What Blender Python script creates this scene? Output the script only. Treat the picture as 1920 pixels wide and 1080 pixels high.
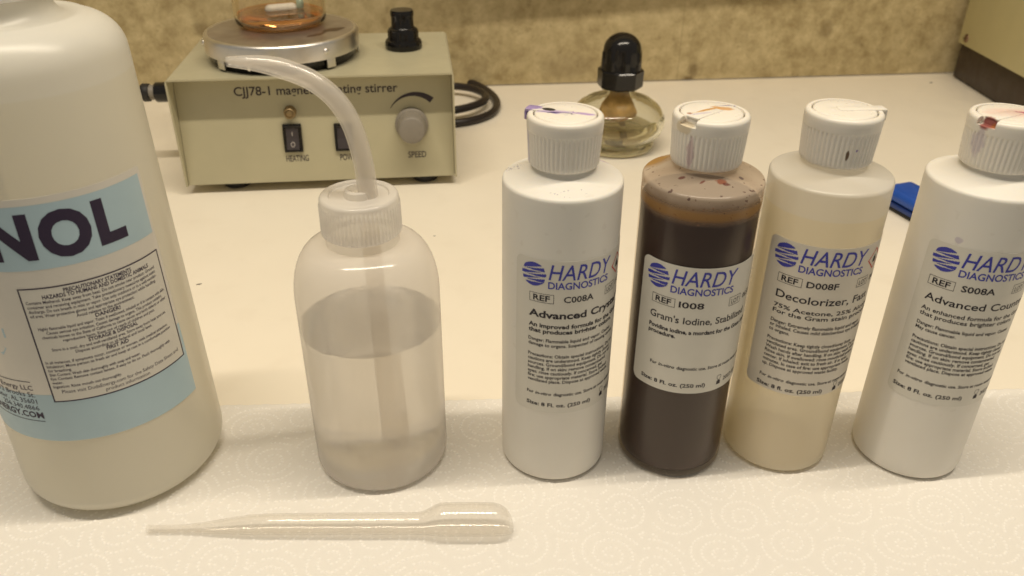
import bpy, bmesh, math, random
import numpy as np
from mathutils import Vector, Matrix, noise as mnoise

random.seed(7)
rng = np.random.default_rng(7)
for o in list(bpy.data.objects):
    bpy.data.objects.remove(o)
sc = bpy.context.scene
COL = sc.collection
MM = 0.001
R_ = math.radians

# ------------------------------------------------------------------ camera
FPX = 1538.65
cam_d = bpy.data.cameras.new('camera')
cam = bpy.data.objects.new('camera', cam_d)
COL.objects.link(cam)
sc.camera = cam
cam_d.sensor_width = 36.0
cam_d.lens = 36.0 * FPX / 1920.0
cam_d.clip_start = 0.01
cam_d.clip_end = 50
t, r = R_(30.654), R_(0.389)
fwd = Vector((0, math.cos(t), -math.sin(t)))
right = Vector((1, 0, 0))
up = right.cross(fwd)
rr = right * math.cos(r) + up * math.sin(r)
uu = -right * math.sin(r) + up * math.cos(r)
M = Matrix(((rr.x, uu.x, -fwd.x, 0), (rr.y, uu.y, -fwd.y, 0), (rr.z, uu.z, -fwd.z, 0.27843), (0, 0, 0, 1)))
cam.matrix_world = M
cam_d.dof.use_dof = True
cam_d.dof.focus_distance = 0.40
cam_d.dof.aperture_fstop = 14.0

# ------------------------------------------------------------------ world, light, exposure
w = bpy.data.worlds.new('World')
sc.world = w
w.use_nodes = True
bg = w.node_tree.nodes['Background']
bg.inputs[0].default_value = (1.0, 0.92, 0.77, 1)
bg.inputs[1].default_value = 0.27
ld = bpy.data.lights.new('fluorescent_tube', 'AREA')
ld.shape = 'RECTANGLE'
ld.size = 1.2
ld.size_y = 0.026
ld.energy = 14.3
ld.color = (1.0, 0.88, 0.70)
lamp = bpy.data.objects.new('fluorescent_tube', ld)
COL.objects.link(lamp)
lamp.location = (0.05, 0.268, 1.20)
lamp.rotation_euler = (0, 0, R_(8.3))
vs = sc.view_settings
vs.view_transform = 'Standard'
vs.look = 'None'
vs.exposure = 0.0
vs.gamma = 1.0
vs.use_curve_mapping = False
cy = sc.cycles
cy.use_denoising = True
cy.use_adaptive_sampling = True
cy.adaptive_threshold = 0.02
cy.max_bounces = 28
cy.diffuse_bounces = 14
cy.glossy_bounces = 8
cy.transmission_bounces = 16
cy.transparent_max_bounces = 32
cy.caustics_refractive = True
cy.caustics_reflective = False
cy.blur_glossy = 0.6
cy.sample_clamp_indirect = 6.0

# ------------------------------------------------------------------ materials
def newmat(name):
    m = bpy.data.materials.new(name)
    m.use_nodes = True
    nt = m.node_tree
    nt.nodes.clear()
    out = nt.nodes.new('ShaderNodeOutputMaterial')
    return m, nt, out

def N(nt, kind, **kw):
    n = nt.nodes.new(kind)
    for k, v in kw.items():
        setattr(n, k, v)
    return n

def coords(nt):
    return N(nt, 'ShaderNodeTexCoord').outputs['Object']

def noise_tex(nt, vec, scale, detail=4, rough=0.55):
    n = N(nt, 'ShaderNodeTexNoise')
    n.inputs['Scale'].default_value = scale
    n.inputs['Detail'].default_value = detail
    n.inputs['Roughness'].default_value = rough
    nt.links.new(vec, n.inputs['Vector'])
    return n.outputs['Fac']

def ramp(nt, fac, a, b, ca=0.0, cb=1.0):
    n = N(nt, 'ShaderNodeMapRange')
    n.inputs['From Min'].default_value = a
    n.inputs['From Max'].default_value = b
    n.inputs['To Min'].default_value = ca
    n.inputs['To Max'].default_value = cb
    nt.links.new(fac, n.inputs['Value'])
    return n.outputs['Result']

def math_n(nt, op, a, b):
    n = N(nt, 'ShaderNodeMath', operation=op)
    for i, v in enumerate((a, b)):
        if isinstance(v, (int, float)):
            n.inputs[i].default_value = v
        else:
            nt.links.new(v, n.inputs[i])
    return n.outputs[0]

def mixc(nt, fac, a, b):
    n = N(nt, 'ShaderNodeMix', data_type='RGBA')
    for s, v in (('Factor', fac), ('A', a), ('B', b)):
        sock = [i for i in n.inputs if i.name == s and (i.type == ('VALUE' if s == 'Factor' else 'RGBA'))][0]
        if isinstance(v, (int, float)):
            sock.default_value = v
        elif isinstance(v, (tuple, list)):
            sock.default_value = (*v, 1)
        else:
            nt.links.new(v, sock)
    return [o for o in n.outputs if o.type == 'RGBA'][0]

def stain_mask(nt, vec, pos, scale, rot=0.0, nscale=300, namp=1.2, soft=0.15, specks=None):
    mp = N(nt, 'ShaderNodeMapping', vector_type='TEXTURE')
    mp.inputs['Location'].default_value = [c * MM for c in pos]
    mp.inputs['Rotation'].default_value = (0, 0, rot)
    mp.inputs['Scale'].default_value = [c * MM for c in scale]
    nt.links.new(vec, mp.inputs['Vector'])
    ln = N(nt, 'ShaderNodeVectorMath', operation='LENGTH')
    nt.links.new(mp.outputs[0], ln.inputs[0])
    nf = noise_tex(nt, vec, nscale, 3)
    d = math_n(nt, 'ADD', ln.outputs['Value'], math_n(nt, 'MULTIPLY', math_n(nt, 'SUBTRACT', nf, 0.5), namp))
    n = N(nt, 'ShaderNodeMapRange')
    n.inputs['From Min'].default_value = 1 - soft
    n.inputs['From Max'].default_value = 1 + soft
    n.inputs['To Min'].default_value = 1
    n.inputs['To Max'].default_value = 0
    nt.links.new(d, n.inputs['Value'])
    if specks:
        return math_n(nt, 'MULTIPLY', n.outputs['Result'], ramp(nt, noise_tex(nt, vec, specks[0], 1), specks[1], specks[1] + 0.03))
    return n.outputs['Result']

def bump(nt, height, strength, dist):
    b = N(nt, 'ShaderNodeBump')
    b.inputs['Strength'].default_value = strength
    b.inputs['Distance'].default_value = dist
    nt.links.new(height, b.inputs['Height'])
    return b.outputs['Normal']

def plastic(name, color, rough=0.4, mottle=0.05, mscale=60, stains=(), metallic=0.0, bumps=None, coat=0.0, sss=0.0, ior=1.45):
    m, nt, out = newmat(name)
    p = N(nt, 'ShaderNodeBsdfPrincipled')
    vec = coords(nt)
    nf = noise_tex(nt, vec, mscale)
    c = mixc(nt, ramp(nt, nf, 0.3, 0.7), tuple(x * (1 - mottle) for x in color), tuple(min(1, x * (1 + mottle * 0.5)) for x in color))
    for s in stains:
        k = stain_mask(nt, vec, s['pos'], s['scale'], s.get('rot', 0), s.get('nscale', 300), s.get('namp', 1.2), s.get('soft', 0.15), s.get('specks'))
        k = math_n(nt, 'MULTIPLY', k, s.get('a', 0.8))
        c = mixc(nt, k, c, s['color'])
    nt.links.new(c, p.inputs['Base Color'])
    rf = noise_tex(nt, vec, mscale * 3)
    nt.links.new(ramp(nt, rf, 0.3, 0.7, rough * 0.85, rough * 1.15), p.inputs['Roughness'])
    p.inputs['Metallic'].default_value = metallic
    p.inputs['IOR'].default_value = ior
    p.inputs['Coat Weight'].default_value = coat
    if sss:
        p.inputs['Subsurface Weight'].default_value = sss
        p.inputs['Subsurface Radius'].default_value = (1, 0.8, 0.5)
        p.inputs['Subsurface Scale'].default_value = 0.003
    if bumps:
        nt.links.new(bump(nt, noise_tex(nt, vec, bumps[0], 3), bumps[1], bumps[2]), p.inputs['Normal'])
    nt.links.new(p.outputs[0], out.inputs['Surface'])
    return m

def milky(name, color, clear, tint, rough=0.25, back=0.5, blur=0.0, stains=(), gl=1.0, haze_scale=25):
    """thin translucent polyethylene wall: part diffuse, part translucent, part clear"""
    m, nt, out = newmat(name)
    vec = coords(nt)
    c = mixc(nt, ramp(nt, noise_tex(nt, vec, haze_scale), 0.3, 0.7), tuple(x * 0.97 for x in color), color)
    tr = N(nt, 'ShaderNodeBsdfTransparent')
    tr.inputs[0].default_value = (*tint, 1)
    clear_s = clear
    cm = None
    for s in stains:
        k = stain_mask(nt, vec, s['pos'], s['scale'], s.get('rot', 0), s.get('nscale', 300), s.get('namp', 1.2), s.get('soft', 0.15), s.get('specks'))
        k = math_n(nt, 'MULTIPLY', k, s.get('a', 0.8))
        c = mixc(nt, k, c, s['color'])
        if not s.get('wet'):
            cm = k if cm is None else math_n(nt, 'MAXIMUM', cm, k)
    di = N(nt, 'ShaderNodeBsdfDiffuse')
    tl = N(nt, 'ShaderNodeBsdfTranslucent')
    nt.links.new(c, di.inputs[0])
    nt.links.new(c, tl.inputs[0])
    m1 = N(nt, 'ShaderNodeMixShader')
    m1.inputs[0].default_value = back
    nt.links.new(di.outputs[0], m1.inputs[1])
    nt.links.new(tl.outputs[0], m1.inputs[2])
    see = tr.outputs[0]
    if blur > 0:
        rf = N(nt, 'ShaderNodeBsdfRefraction')
        rf.inputs['Color'].default_value = (*tint, 1)
        rf.inputs['Roughness'].default_value = blur
        rf.inputs['IOR'].default_value = 1.02
        mb = N(nt, 'ShaderNodeMixShader')
        mb.inputs[0].default_value = 0.6
        nt.links.new(tr.outputs[0], mb.inputs[1])
        nt.links.new(rf.outputs[0], mb.inputs[2])
        see = mb.outputs[0]
    m2 = N(nt, 'ShaderNodeMixShader')
    m2.inputs[0].default_value = clear
    if cm is not None:
        nt.links.new(math_n(nt, 'MULTIPLY', math_n(nt, 'SUBTRACT', 1.0, cm), clear), m2.inputs[0])
    nt.links.new(m1.outputs[0], m2.inputs[1])
    nt.links.new(see, m2.inputs[2])
    g = N(nt, 'ShaderNodeBsdfGlossy')
    g.inputs['Roughness'].default_value = rough
    lw = N(nt, 'ShaderNodeLayerWeight')
    f5 = math_n(nt, 'POWER', lw.outputs['Facing'], 4.0)
    fac = math_n(nt, 'MULTIPLY', math_n(nt, 'ADD', math_n(nt, 'MULTIPLY', f5, 0.5), 0.045), gl)
    m3 = N(nt, 'ShaderNodeMixShader')
    nt.links.new(fac, m3.inputs[0])
    nt.links.new(m2.outputs[0], m3.inputs[1])
    nt.links.new(g.outputs[0], m3.inputs[2])
    nt.links.new(m3.outputs[0], out.inputs['Surface'])
    return m

def glass(name, color, ior, rough=0.0, clear=0.0):
    m, nt, out = newmat(name)
    g = N(nt, 'ShaderNodeBsdfGlass')
    g.inputs['Color'].default_value = (*color, 1)
    g.inputs['IOR'].default_value = ior
    g.inputs['Roughness'].default_value = rough
    sh = g.outputs[0]
    if clear:
        tr = N(nt, 'ShaderNodeBsdfTransparent')
        tr.inputs[0].default_value = (*color, 1)
        mx = N(nt, 'ShaderNodeMixShader')
        mx.inputs[0].default_value = clear
        nt.links.new(sh, mx.inputs[1])
        nt.links.new(tr.outputs[0], mx.inputs[2])
        sh = mx.outputs[0]
    nt.links.new(sh, out.inputs['Surface'])
    return m

PURPLE = (0.16, 0.07, 0.42)
MAT = {}
MAT['ink'] = plastic('black_ink', (0.018, 0.014, 0.022), 0.5, 0.0)
MAT['ink_violet'] = plastic('dark_violet_ink', (0.028, 0.016, 0.045), 0.5, 0.0)
MAT['logo_blue'] = plastic('logo_blue_ink', (0.045, 0.05, 0.36), 0.5, 0.0)
MAT['red_ink'] = plastic('red_ink', (0.55, 0.05, 0.03), 0.5, 0.0)
MAT['label_paper'] = plastic('label_paper', (0.68, 0.655, 0.59), 0.45, 0.03, 90)
MAT['label_film'] = milky('label_film', (0.86, 0.82, 0.74), 0.06, (0.97, 0.95, 0.92), 0.35, 0.25)
MAT['white_hdpe'] = plastic('white_polyethylene', (0.80, 0.78, 0.74), 0.42, 0.02, 40, sss=0.15)
MAT['cap_white'] = plastic('white_polypropylene', (0.79, 0.75, 0.68), 0.32, 0.02, 60, sss=0.12)
MAT['black_plastic'] = plastic('black_plastic', (0.008, 0.007, 0.007), 0.16, 0.1, 80)
MAT['dark_rubber'] = plastic('dark_rubber', (0.02, 0.018, 0.017), 0.5, 0.1, 80)
MAT['cord_rubber'] = plastic('cord_rubber', (0.022, 0.016, 0.014), 0.35, 0.1, 80)
MAT['beige_paint'] = plastic('beige_painted_steel', (0.46, 0.425, 0.29), 0.42, 0.05, 30, bumps=(1800, 0.08, 0.0002))
MAT['grey_knob'] = plastic('grey_plastic', (0.24, 0.215, 0.18), 0.42, 0.05, 80)
MAT['brass'] = plastic('brass_indicator', (0.27, 0.19, 0.09), 0.35, 0.1, 200, metallic=0.4)
MAT['steel'] = plastic('polished_steel', (0.80, 0.77, 0.73), 0.33, 0.08, 40, metallic=1.0)

# ------------------------------------------------------------------ mesh helpers (millimetres in, metres out)
def mkobj(name, verts, faces, mat, parent=None, smooth=True, mats=None, sharp=None):
    me = bpy.data.meshes.new(name)
    me.from_pydata([(x * MM, y * MM, z * MM) for x, y, z in verts], [], faces)
    me.validate()
    if smooth:
        me.polygons.foreach_set('use_smooth', [True] * len(me.polygons))
        if sharp:
            me.set_sharp_from_angle(angle=R_(sharp))
    me.materials.append(mat)
    me.update()
    o = bpy.data.objects.new(name, me)
    COL.objects.link(o)
    if parent:
        o.parent = parent
    return o

def bmobj(name, bm, mat, parent=None, smooth=True, sharp=35):
    bmesh.ops.scale(bm, vec=(MM, MM, MM), verts=bm.verts)
    me = bpy.data.meshes.new(name)
    bm.normal_update()
    bm.to_mesh(me)
    bm.free()
    if smooth:
        me.polygons.foreach_set('use_smooth', [True] * len(me.polygons))
        me.set_sharp_from_angle(angle=R_(sharp))
    me.materials.append(mat)
    o = bpy.data.objects.new(name, me)
    COL.objects.link(o)
    if parent:
        o.parent = parent
    return o

def root(name, loc, label, cat, group=None, rz=0.0):
    o = bpy.data.objects.new(name, None)
    o.empty_display_size = 0.01
    COL.objects.link(o)
    o.location = [c * MM for c in loc]
    o.rotation_euler = (0, 0, rz)
    tag(o, label, cat, group)
    return o

def tag(o, label, cat, group=None):
    o['label'] = label
    o['category'] = cat
    if group:
        o['group'] = group

def lathe(profile, seg=96, c=(0, 0), rmod=None, close_top=False, close_bot=False):
    """profile: list of (r, z)"""
    V, F = [], []
    n = len(profile)
    rings = []
    for i, (rad, z) in enumerate(profile):
        if rad <= 1e-6:
            rings.append([len(V)])
            V.append((c[0], c[1], z))
        else:
            ring = []
            for k in range(seg):
                a = 2 * math.pi * k / seg
                rk = rad if rmod is None else rmod(rad, z, a)
                ring.append(len(V))
                V.append((c[0] + rk * math.cos(a), c[1] + rk * math.sin(a), z))
            rings.append(ring)
    for a, b in zip(rings[:-1], rings[1:]):
        if len(a) == 1 and len(b) == 1:
            continue
        for k in range(seg):
            k2 = (k + 1) % seg
            if len(a) == 1:
                F.append((a[0], b[k2], b[k]))
            elif len(b) == 1:
                F.append((a[k], a[k2], b[0]))
            else:
                F.append((a[k], a[k2], b[k2], b[k]))
    return V, F

def arc(cx, cz, rad, a0, a1, n=6):
    return [(cx + rad * math.cos(R_(a0 + (a1 - a0) * i / n)), cz + rad * math.sin(R_(a0 + (a1 - a0) * i / n))) for i in range(n + 1)]

def box(bm, x0, x1, y0, y1, z0, z1, bev=0.0, seg=2, rot=None):
    r = bmesh.ops.create_cube(bm, size=1.0)
    vs_ = r['verts']
    for v in vs_:
        v.co = Vector(((x0 + x1) / 2 + v.co.x * (x1 - x0), (y0 + y1) / 2 + v.co.y * (y1 - y0), (z0 + z1) / 2 + v.co.z * (z1 - z0)))
    if bev:
        es = list({e for v in vs_ for e in v.link_edges})
        r2 = bmesh.ops.bevel(bm, geom=es, offset=bev, segments=seg, affect='EDGES', profile=0.5)
        vs_ = list({v for f in r2['faces'] for v in f.verts} | {v for v in vs_ if v.is_valid})
    if rot is not None:
        bmesh.ops.transform(bm, matrix=rot, verts=vs_)
    return vs_

def tube(path, radii, seg=16, caps=True):
    """path of points (mm), radius per point"""
    P = [Vector(p) for p in path]
    V, F = [], []
    n = len(P)
    T = []
    for i in range(n):
        d = (P[min(i + 1, n - 1)] - P[max(i - 1, 0)])
        T.append(d.normalized())
    nrm = T[0].orthogonal().normalized()
    for i in range(n):
        nrm = (nrm - T[i] * nrm.dot(T[i])).normalized()
        b = T[i].cross(nrm)
        for k in range(seg):
            a = 2 * math.pi * k / seg
            V.append(tuple(P[i] + (nrm * math.cos(a) + b * math.sin(a)) * radii[i]))
    for i in range(n - 1):
        for k in range(seg):
            k2 = (k + 1) % seg
            F.append((i * seg + k, i * seg + k2, (i + 1) * seg + k2, (i + 1) * seg + k))
    if caps:
        F.append(tuple(range(seg - 1, -1, -1)))
        F.append(tuple((n - 1) * seg + k for k in range(seg)))
    return V, F

def smooth_path(pts, n=8):
    out = []
    P = [Vector(p) for p in pts]
    P = [P[0] * 2 - P[1]] + P + [P[-1] * 2 - P[-2]]
    for i in range(1, len(P) - 2):
        for k in range(n):
            u = k / n
            p0, p1, p2, p3 = P[i - 1], P[i], P[i + 1], P[i + 2]
            out.append(0.5 * ((2 * p1) + (p2 - p0) * u + (2 * p0 - 5 * p1 + 4 * p2 - p3) * u * u + (3 * p1 - p0 - 3 * p2 + p3) * u ** 3))
    out.append(P[-2])
    return out

# ------------------------------------------------------------------ lettering
_tc = bpy.data.curves.new('type_setter', 'FONT')
_to = bpy.data.objects.new('type_setter', _tc)
COL.objects.link(_to)

def _raw(body, bold, shear, res):
    _tc.body = body
    _tc.size = 1.0
    _tc.shear = shear
    _tc.offset = bold
    _tc.resolution_u = res
    _tc.fill_mode = 'FRONT'
    dg = bpy.context.evaluated_depsgraph_get()
    dg.update()
    ev = _to.evaluated_get(dg)
    me = ev.to_mesh()
    v = np.empty(len(me.vertices) * 3)
    me.vertices.foreach_get('co', v)
    v = v.reshape(-1, 3)[:, :2].copy()
    f = [tuple(p.vertices) for p in me.polygons]
    ev.to_mesh_clear()
    return v, f

_v, _f = _raw('H', 0.0, 0.0, 3)
CAPH = float(_v[:, 1].max() - _v[:, 1].min())

class Print:
    """flat print collected in (s, z) millimetres, wrapped round a cylinder or laid on a plane later"""
    def __init__(self):
        self.v, self.f = [], []

    def add(self, v, f):
        o = len(self.v)
        self.v += [tuple(q) for q in v]
        self.f += [tuple(i + o for i in q) for q in f]

    def text(self, body, s, z, h, width=None, bold=0.0, shear=0.0, align='L', xs=1.0, step=None):
        res = 4 if h > 3 else 2
        v, f = _raw(body, bold, shear, res)
        if not len(v):
            return
        k = h / CAPH
        v = v * k
        v[:, 0] *= xs
        v[:, 0] -= v[:, 0].min()
        wd = v[:, 0].max()
        if width:
            v[:, 0] *= width / wd
            wd = width
        off = {'L': 0, 'C': -wd / 2, 'R': -wd}[align]
        if step and wd > step:
            bm = bmesh.new()
            bv = [bm.verts.new((a, b, 0)) for a, b in v]
            for q in f:
                try:
                    bm.faces.new([bv[i] for i in q])
                except ValueError:
                    pass
            x = step
            while x < wd:
                bmesh.ops.bisect_plane(bm, geom=bm.verts[:] + bm.edges[:] + bm.faces[:], plane_co=(x, 0, 0), plane_no=(1, 0, 0), dist=1e-5)
                x += step
            bm.verts.index_update()
            v = np.array([(q.co.x, q.co.y) for q in bm.verts])
            f = [tuple(x.index for x in q.verts) for q in bm.faces]
            bm.free()
        v = v + np.array([s + off, z])
        self.add(v, f)

    def rect(self, s0, s1, z0, z1, step=1.5):
        n = max(1, int(abs(s1 - s0) / step + 0.99))
        v, f = [], []
        for i in range(n + 1):
            s = s0 + (s1 - s0) * i / n
            v += [(s, z0), (s, z1)]
        for i in range(n):
            f.append((2 * i, 2 * i + 2, 2 * i + 3, 2 * i + 1))
        self.add(v, f)

    def frame(self, s0, s1, z0, z1, t):
        self.rect(s0, s1, z0, z0 + t)
        self.rect(s0, s1, z1 - t, z1)
        self.rect(s0, s0 + t, z0 + t, z1 - t)
        self.rect(s1 - t, s1, z0 + t, z1 - t)

    def poly(self, pts):
        self.add(pts, [tuple(range(len(pts)))])

    def on_cylinder(self, name, rad, off, mat, parent, rfun=None):
        V = []
        for s, z in self.v:
            rb = rad if rfun is None else rfun(z)
            a = s / rad
            V.append(((rb + off) * math.sin(a), -(rb + off) * math.cos(a), z))
        return mkobj(name, V, self.f, mat, parent, smooth=False)

    def on_plane(self, name, y, mat, parent):
        return mkobj(name, [(s, y, z) for s, z in self.v], self.f, mat, parent, smooth=False)

def label_sheet(name, s0, s1, z0, z1, rad, off, mat, parent, corner=3.0, rfun=None, thick=0.12):
    """rounded paper label wrapped round a bottle, front and back with an edge"""
    n = max(8, int((s1 - s0) / 0.9))
    xs = sorted(set([s0 + (s1 - s0) * i / n for i in range(n + 1)] + [s0 + corner * (1 - math.cos(R_(90 * k / 8))) for k in range(9)] + [s1 - corner * (1 - math.cos(R_(90 * k / 8))) for k in range(9)]))
    V, F = [], []
    for s in xs:
        d = max(0, corner - min(s - s0, s1 - s))
        cut = corner - math.sqrt(max(0, corner ** 2 - d ** 2)) if d > 0 else 0
        for zz in (z0 + cut, z1 - cut):
            for oo in (off, off - thick):
                rb = rad if rfun is None else rfun(zz)
                a = s / rad
                V.append(((rb + oo) * math.sin(a), -(rb + oo) * math.cos(a), zz))
    m = len(xs)
    for i in range(m - 1):
        a, b = 4 * i, 4 * i + 4
        F += [(a, b, b + 2, a + 2), (a + 1, a + 3, b + 3, b + 1), (a + 2, b + 2, b + 3, a + 3), (a, a + 1, b + 1, b)]
    return mkobj(name, V, F, mat, parent, smooth=True, sharp=40)

def globe(P, s0, z0, wd):
    """striped round emblem: a disc crossed by alternating tapered slashes"""
    n = 64
    c = wd / n
    slashes = [(0.56, 1), (0.30, -1), (0.06, 1), (-0.16, -1), (-0.38, 1), (-0.62, -1)]
    idx = {}
    v, f = [], []
    def vid(i, j):
        if (i, j) not in idx:
            idx[(i, j)] = len(v)
            v.append((s0 + i * c, z0 + j * c))
        return idx[(i, j)]
    for i in range(n):
        for j in range(n):
            x = (i + 0.5) / n * 2 - 1
            y = (j + 0.5) / n * 2 - 1
            bulge = 1.0 + 0.05 * math.sin(9 * y + 1)
            if (x / bulge) ** 2 + y * y > 1:
                continue
            hit = False
            for yk, d in slashes:
                wdt = 0.09 * max(0, (x * d + 0.95) / 1.9) + 0.008
                if abs(y - yk - 0.16 * x * d * 0.6 - 0.10 * x) < wdt:
                    hit = True
            if not hit:
                f.append((vid(i, j), vid(i + 1, j), vid(i + 1, j + 1), vid(i, j + 1)))
    P.add(v, f)

# ------------------------------------------------------------------ the setting: bench top and wall
YAW = R_(6.607)
WX, WY = math.cos(YAW), math.sin(YAW)

def table_mat():
    m, nt, out = newmat('white_laminate')
    p = N(nt, 'ShaderNodeBsdfPrincipled')
    vec = coords(nt)
    c = mixc(nt, ramp(nt, noise_tex(nt, vec, 6, 3), 0.35, 0.65), (0.84, 0.775, 0.655), (0.87, 0.805, 0.685))
    sp = ramp(nt, noise_tex(nt, vec, 420, 2), 0.76, 0.80)
    sp2 = math_n(nt, 'MULTIPLY', sp, ramp(nt, noise_tex(nt, vec, 14, 2), 0.55, 0.7))
    c = mixc(nt, math_n(nt, 'MULTIPLY', sp2, 0.5), c, (0.25, 0.2, 0.14))
    c = mixc(nt, math_n(nt, 'MULTIPLY', ramp(nt, noise_tex(nt, vec, 40, 5), 0.55, 0.8), 0.12), c, (0.6, 0.5, 0.38))
    for pos, scl in (((-209, 472, 0), (1.9, 0.8, 2)), ((486, 945, 0), (2.2, 1.6, 2)), ((-58, 545, 0), (0.9, 0.6, 2)), ((120, 560, 0), (0.8, 0.8, 2))):
        c = mixc(nt, stain_mask(nt, vec, pos, scl, 0.3, 500, 0.5), c, (0.05, 0.04, 0.04))
    nt.links.new(c, p.inputs['Base Color'])
    nt.links.new(ramp(nt, noise_tex(nt, vec, 30, 5), 0.3, 0.7, 0.34, 0.5), p.inputs['Roughness'])
    nt.links.new(bump(nt, noise_tex(nt, vec, 700, 3), 0.05, 0.0003), p.inputs['Normal'])
    nt.links.new(p.outputs[0], out.inputs['Surface'])
    return m

def wall_mat():
    m, nt, out = newmat('mottled_beige_wall')
    p = N(nt, 'ShaderNodeBsdfPrincipled')
    vec = coords(nt)
    a = noise_tex(nt, vec, 55, 9, 0.72)
    b = noise_tex(nt, vec, 9, 4, 0.6)
    g = noise_tex(nt, vec, 420, 3, 0.6)
    c = mixc(nt, ramp(nt, a, 0.36, 0.66), (0.32, 0.245, 0.115), (0.58, 0.48, 0.27))
    c = mixc(nt, ramp(nt, b, 0.35, 0.75, 0, 0.5), c, (0.62, 0.52, 0.31))
    c = mixc(nt, math_n(nt, 'MULTIPLY', ramp(nt, noise_tex(nt, vec, 90, 6, 0.7), 0.58, 0.72), 0.45), c, (0.15, 0.10, 0.035))
    c = mixc(nt, math_n(nt, 'MULTIPLY', ramp(nt, g, 0.62, 0.75), 0.4), c, (0.12, 0.08, 0.03))
    for pos, scl, a_ in (((190, 945, 45), (0.7, 30, 70), 0.25), ((208, 947, 12), (5, 30, 9), 0.6), ((203, 946, 1), (6, 30, 4), 0.85), ((-330, 885, 70), (9, 30, 7), 0.5), ((60, 930, 20), (30, 30, 14), 0.3), ((360, 965, 55), (7, 30, 10), 0.4)):
        c = mixc(nt, math_n(nt, 'MULTIPLY', stain_mask(nt, vec, pos, scl, 0, 120, 1.0, 0.4), a_), c, (0.13, 0.085, 0.03))
    nt.links.new(c, p.inputs['Base Color'])
    p.inputs['Roughness'].default_value = 0.8
    h = math_n(nt, 'ADD', a, math_n(nt, 'MULTIPLY', g, 0.4))
    nt.links.new(bump(nt, h, 0.35, 0.002), p.inputs['Normal'])
    nt.links.new(p.outputs[0], out.inputs['Surface'])
    return m

bm = bmesh.new()
V = [(-1300, 150), (1300, 150), (1300, 923 + 1300 * math.tan(YAW) + 4), (-1300, 923 - 1300 * math.tan(YAW) + 4)]
top = [bm.verts.new((x, y, 0)) for x, y in V]
bot = [bm.verts.new((x, y, -30)) for x, y in V]
bm.faces.new(top)
bm.faces.new(bot[::-1])
for i in range(4):
    j = (i + 1) % 4
    bm.faces.new((top[i], bot[i], bot[j], top[j]))
o = bmobj('bench_top', bm, table_mat(), smooth=False)
o['kind'] = 'structure'

bm = bmesh.new()
rot = Matrix.Translation((0, 923, 0)) @ Matrix.Rotation(YAW, 4, 'Z')
box(bm, -1300, 1300, 0, 40, 1.4, 1250, rot=rot)
o = bmobj('wall', bm, wall_mat(), smooth=False)
o['kind'] = 'structure'

# unseen board added above the view: its lower edge throws the dark band along the top of the wall
def blocker():
    bm = bmesh.new()
    tilt = Matrix.Translation((-60, 803.2, 259)) @ Matrix.Rotation(R_(8.3), 4, 'Z')
    box(bm, 0, 700, 0, 100, 0, 18, 1.0, rot=tilt)
    o = bmobj('shade_board', bm, plastic('pale_board', (0.5, 0.42, 0.3), 0.5, 0.1, 20))
    tag(o, 'unseen pale board added above the view to shade the wall', 'blocker')
blocker()

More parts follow.
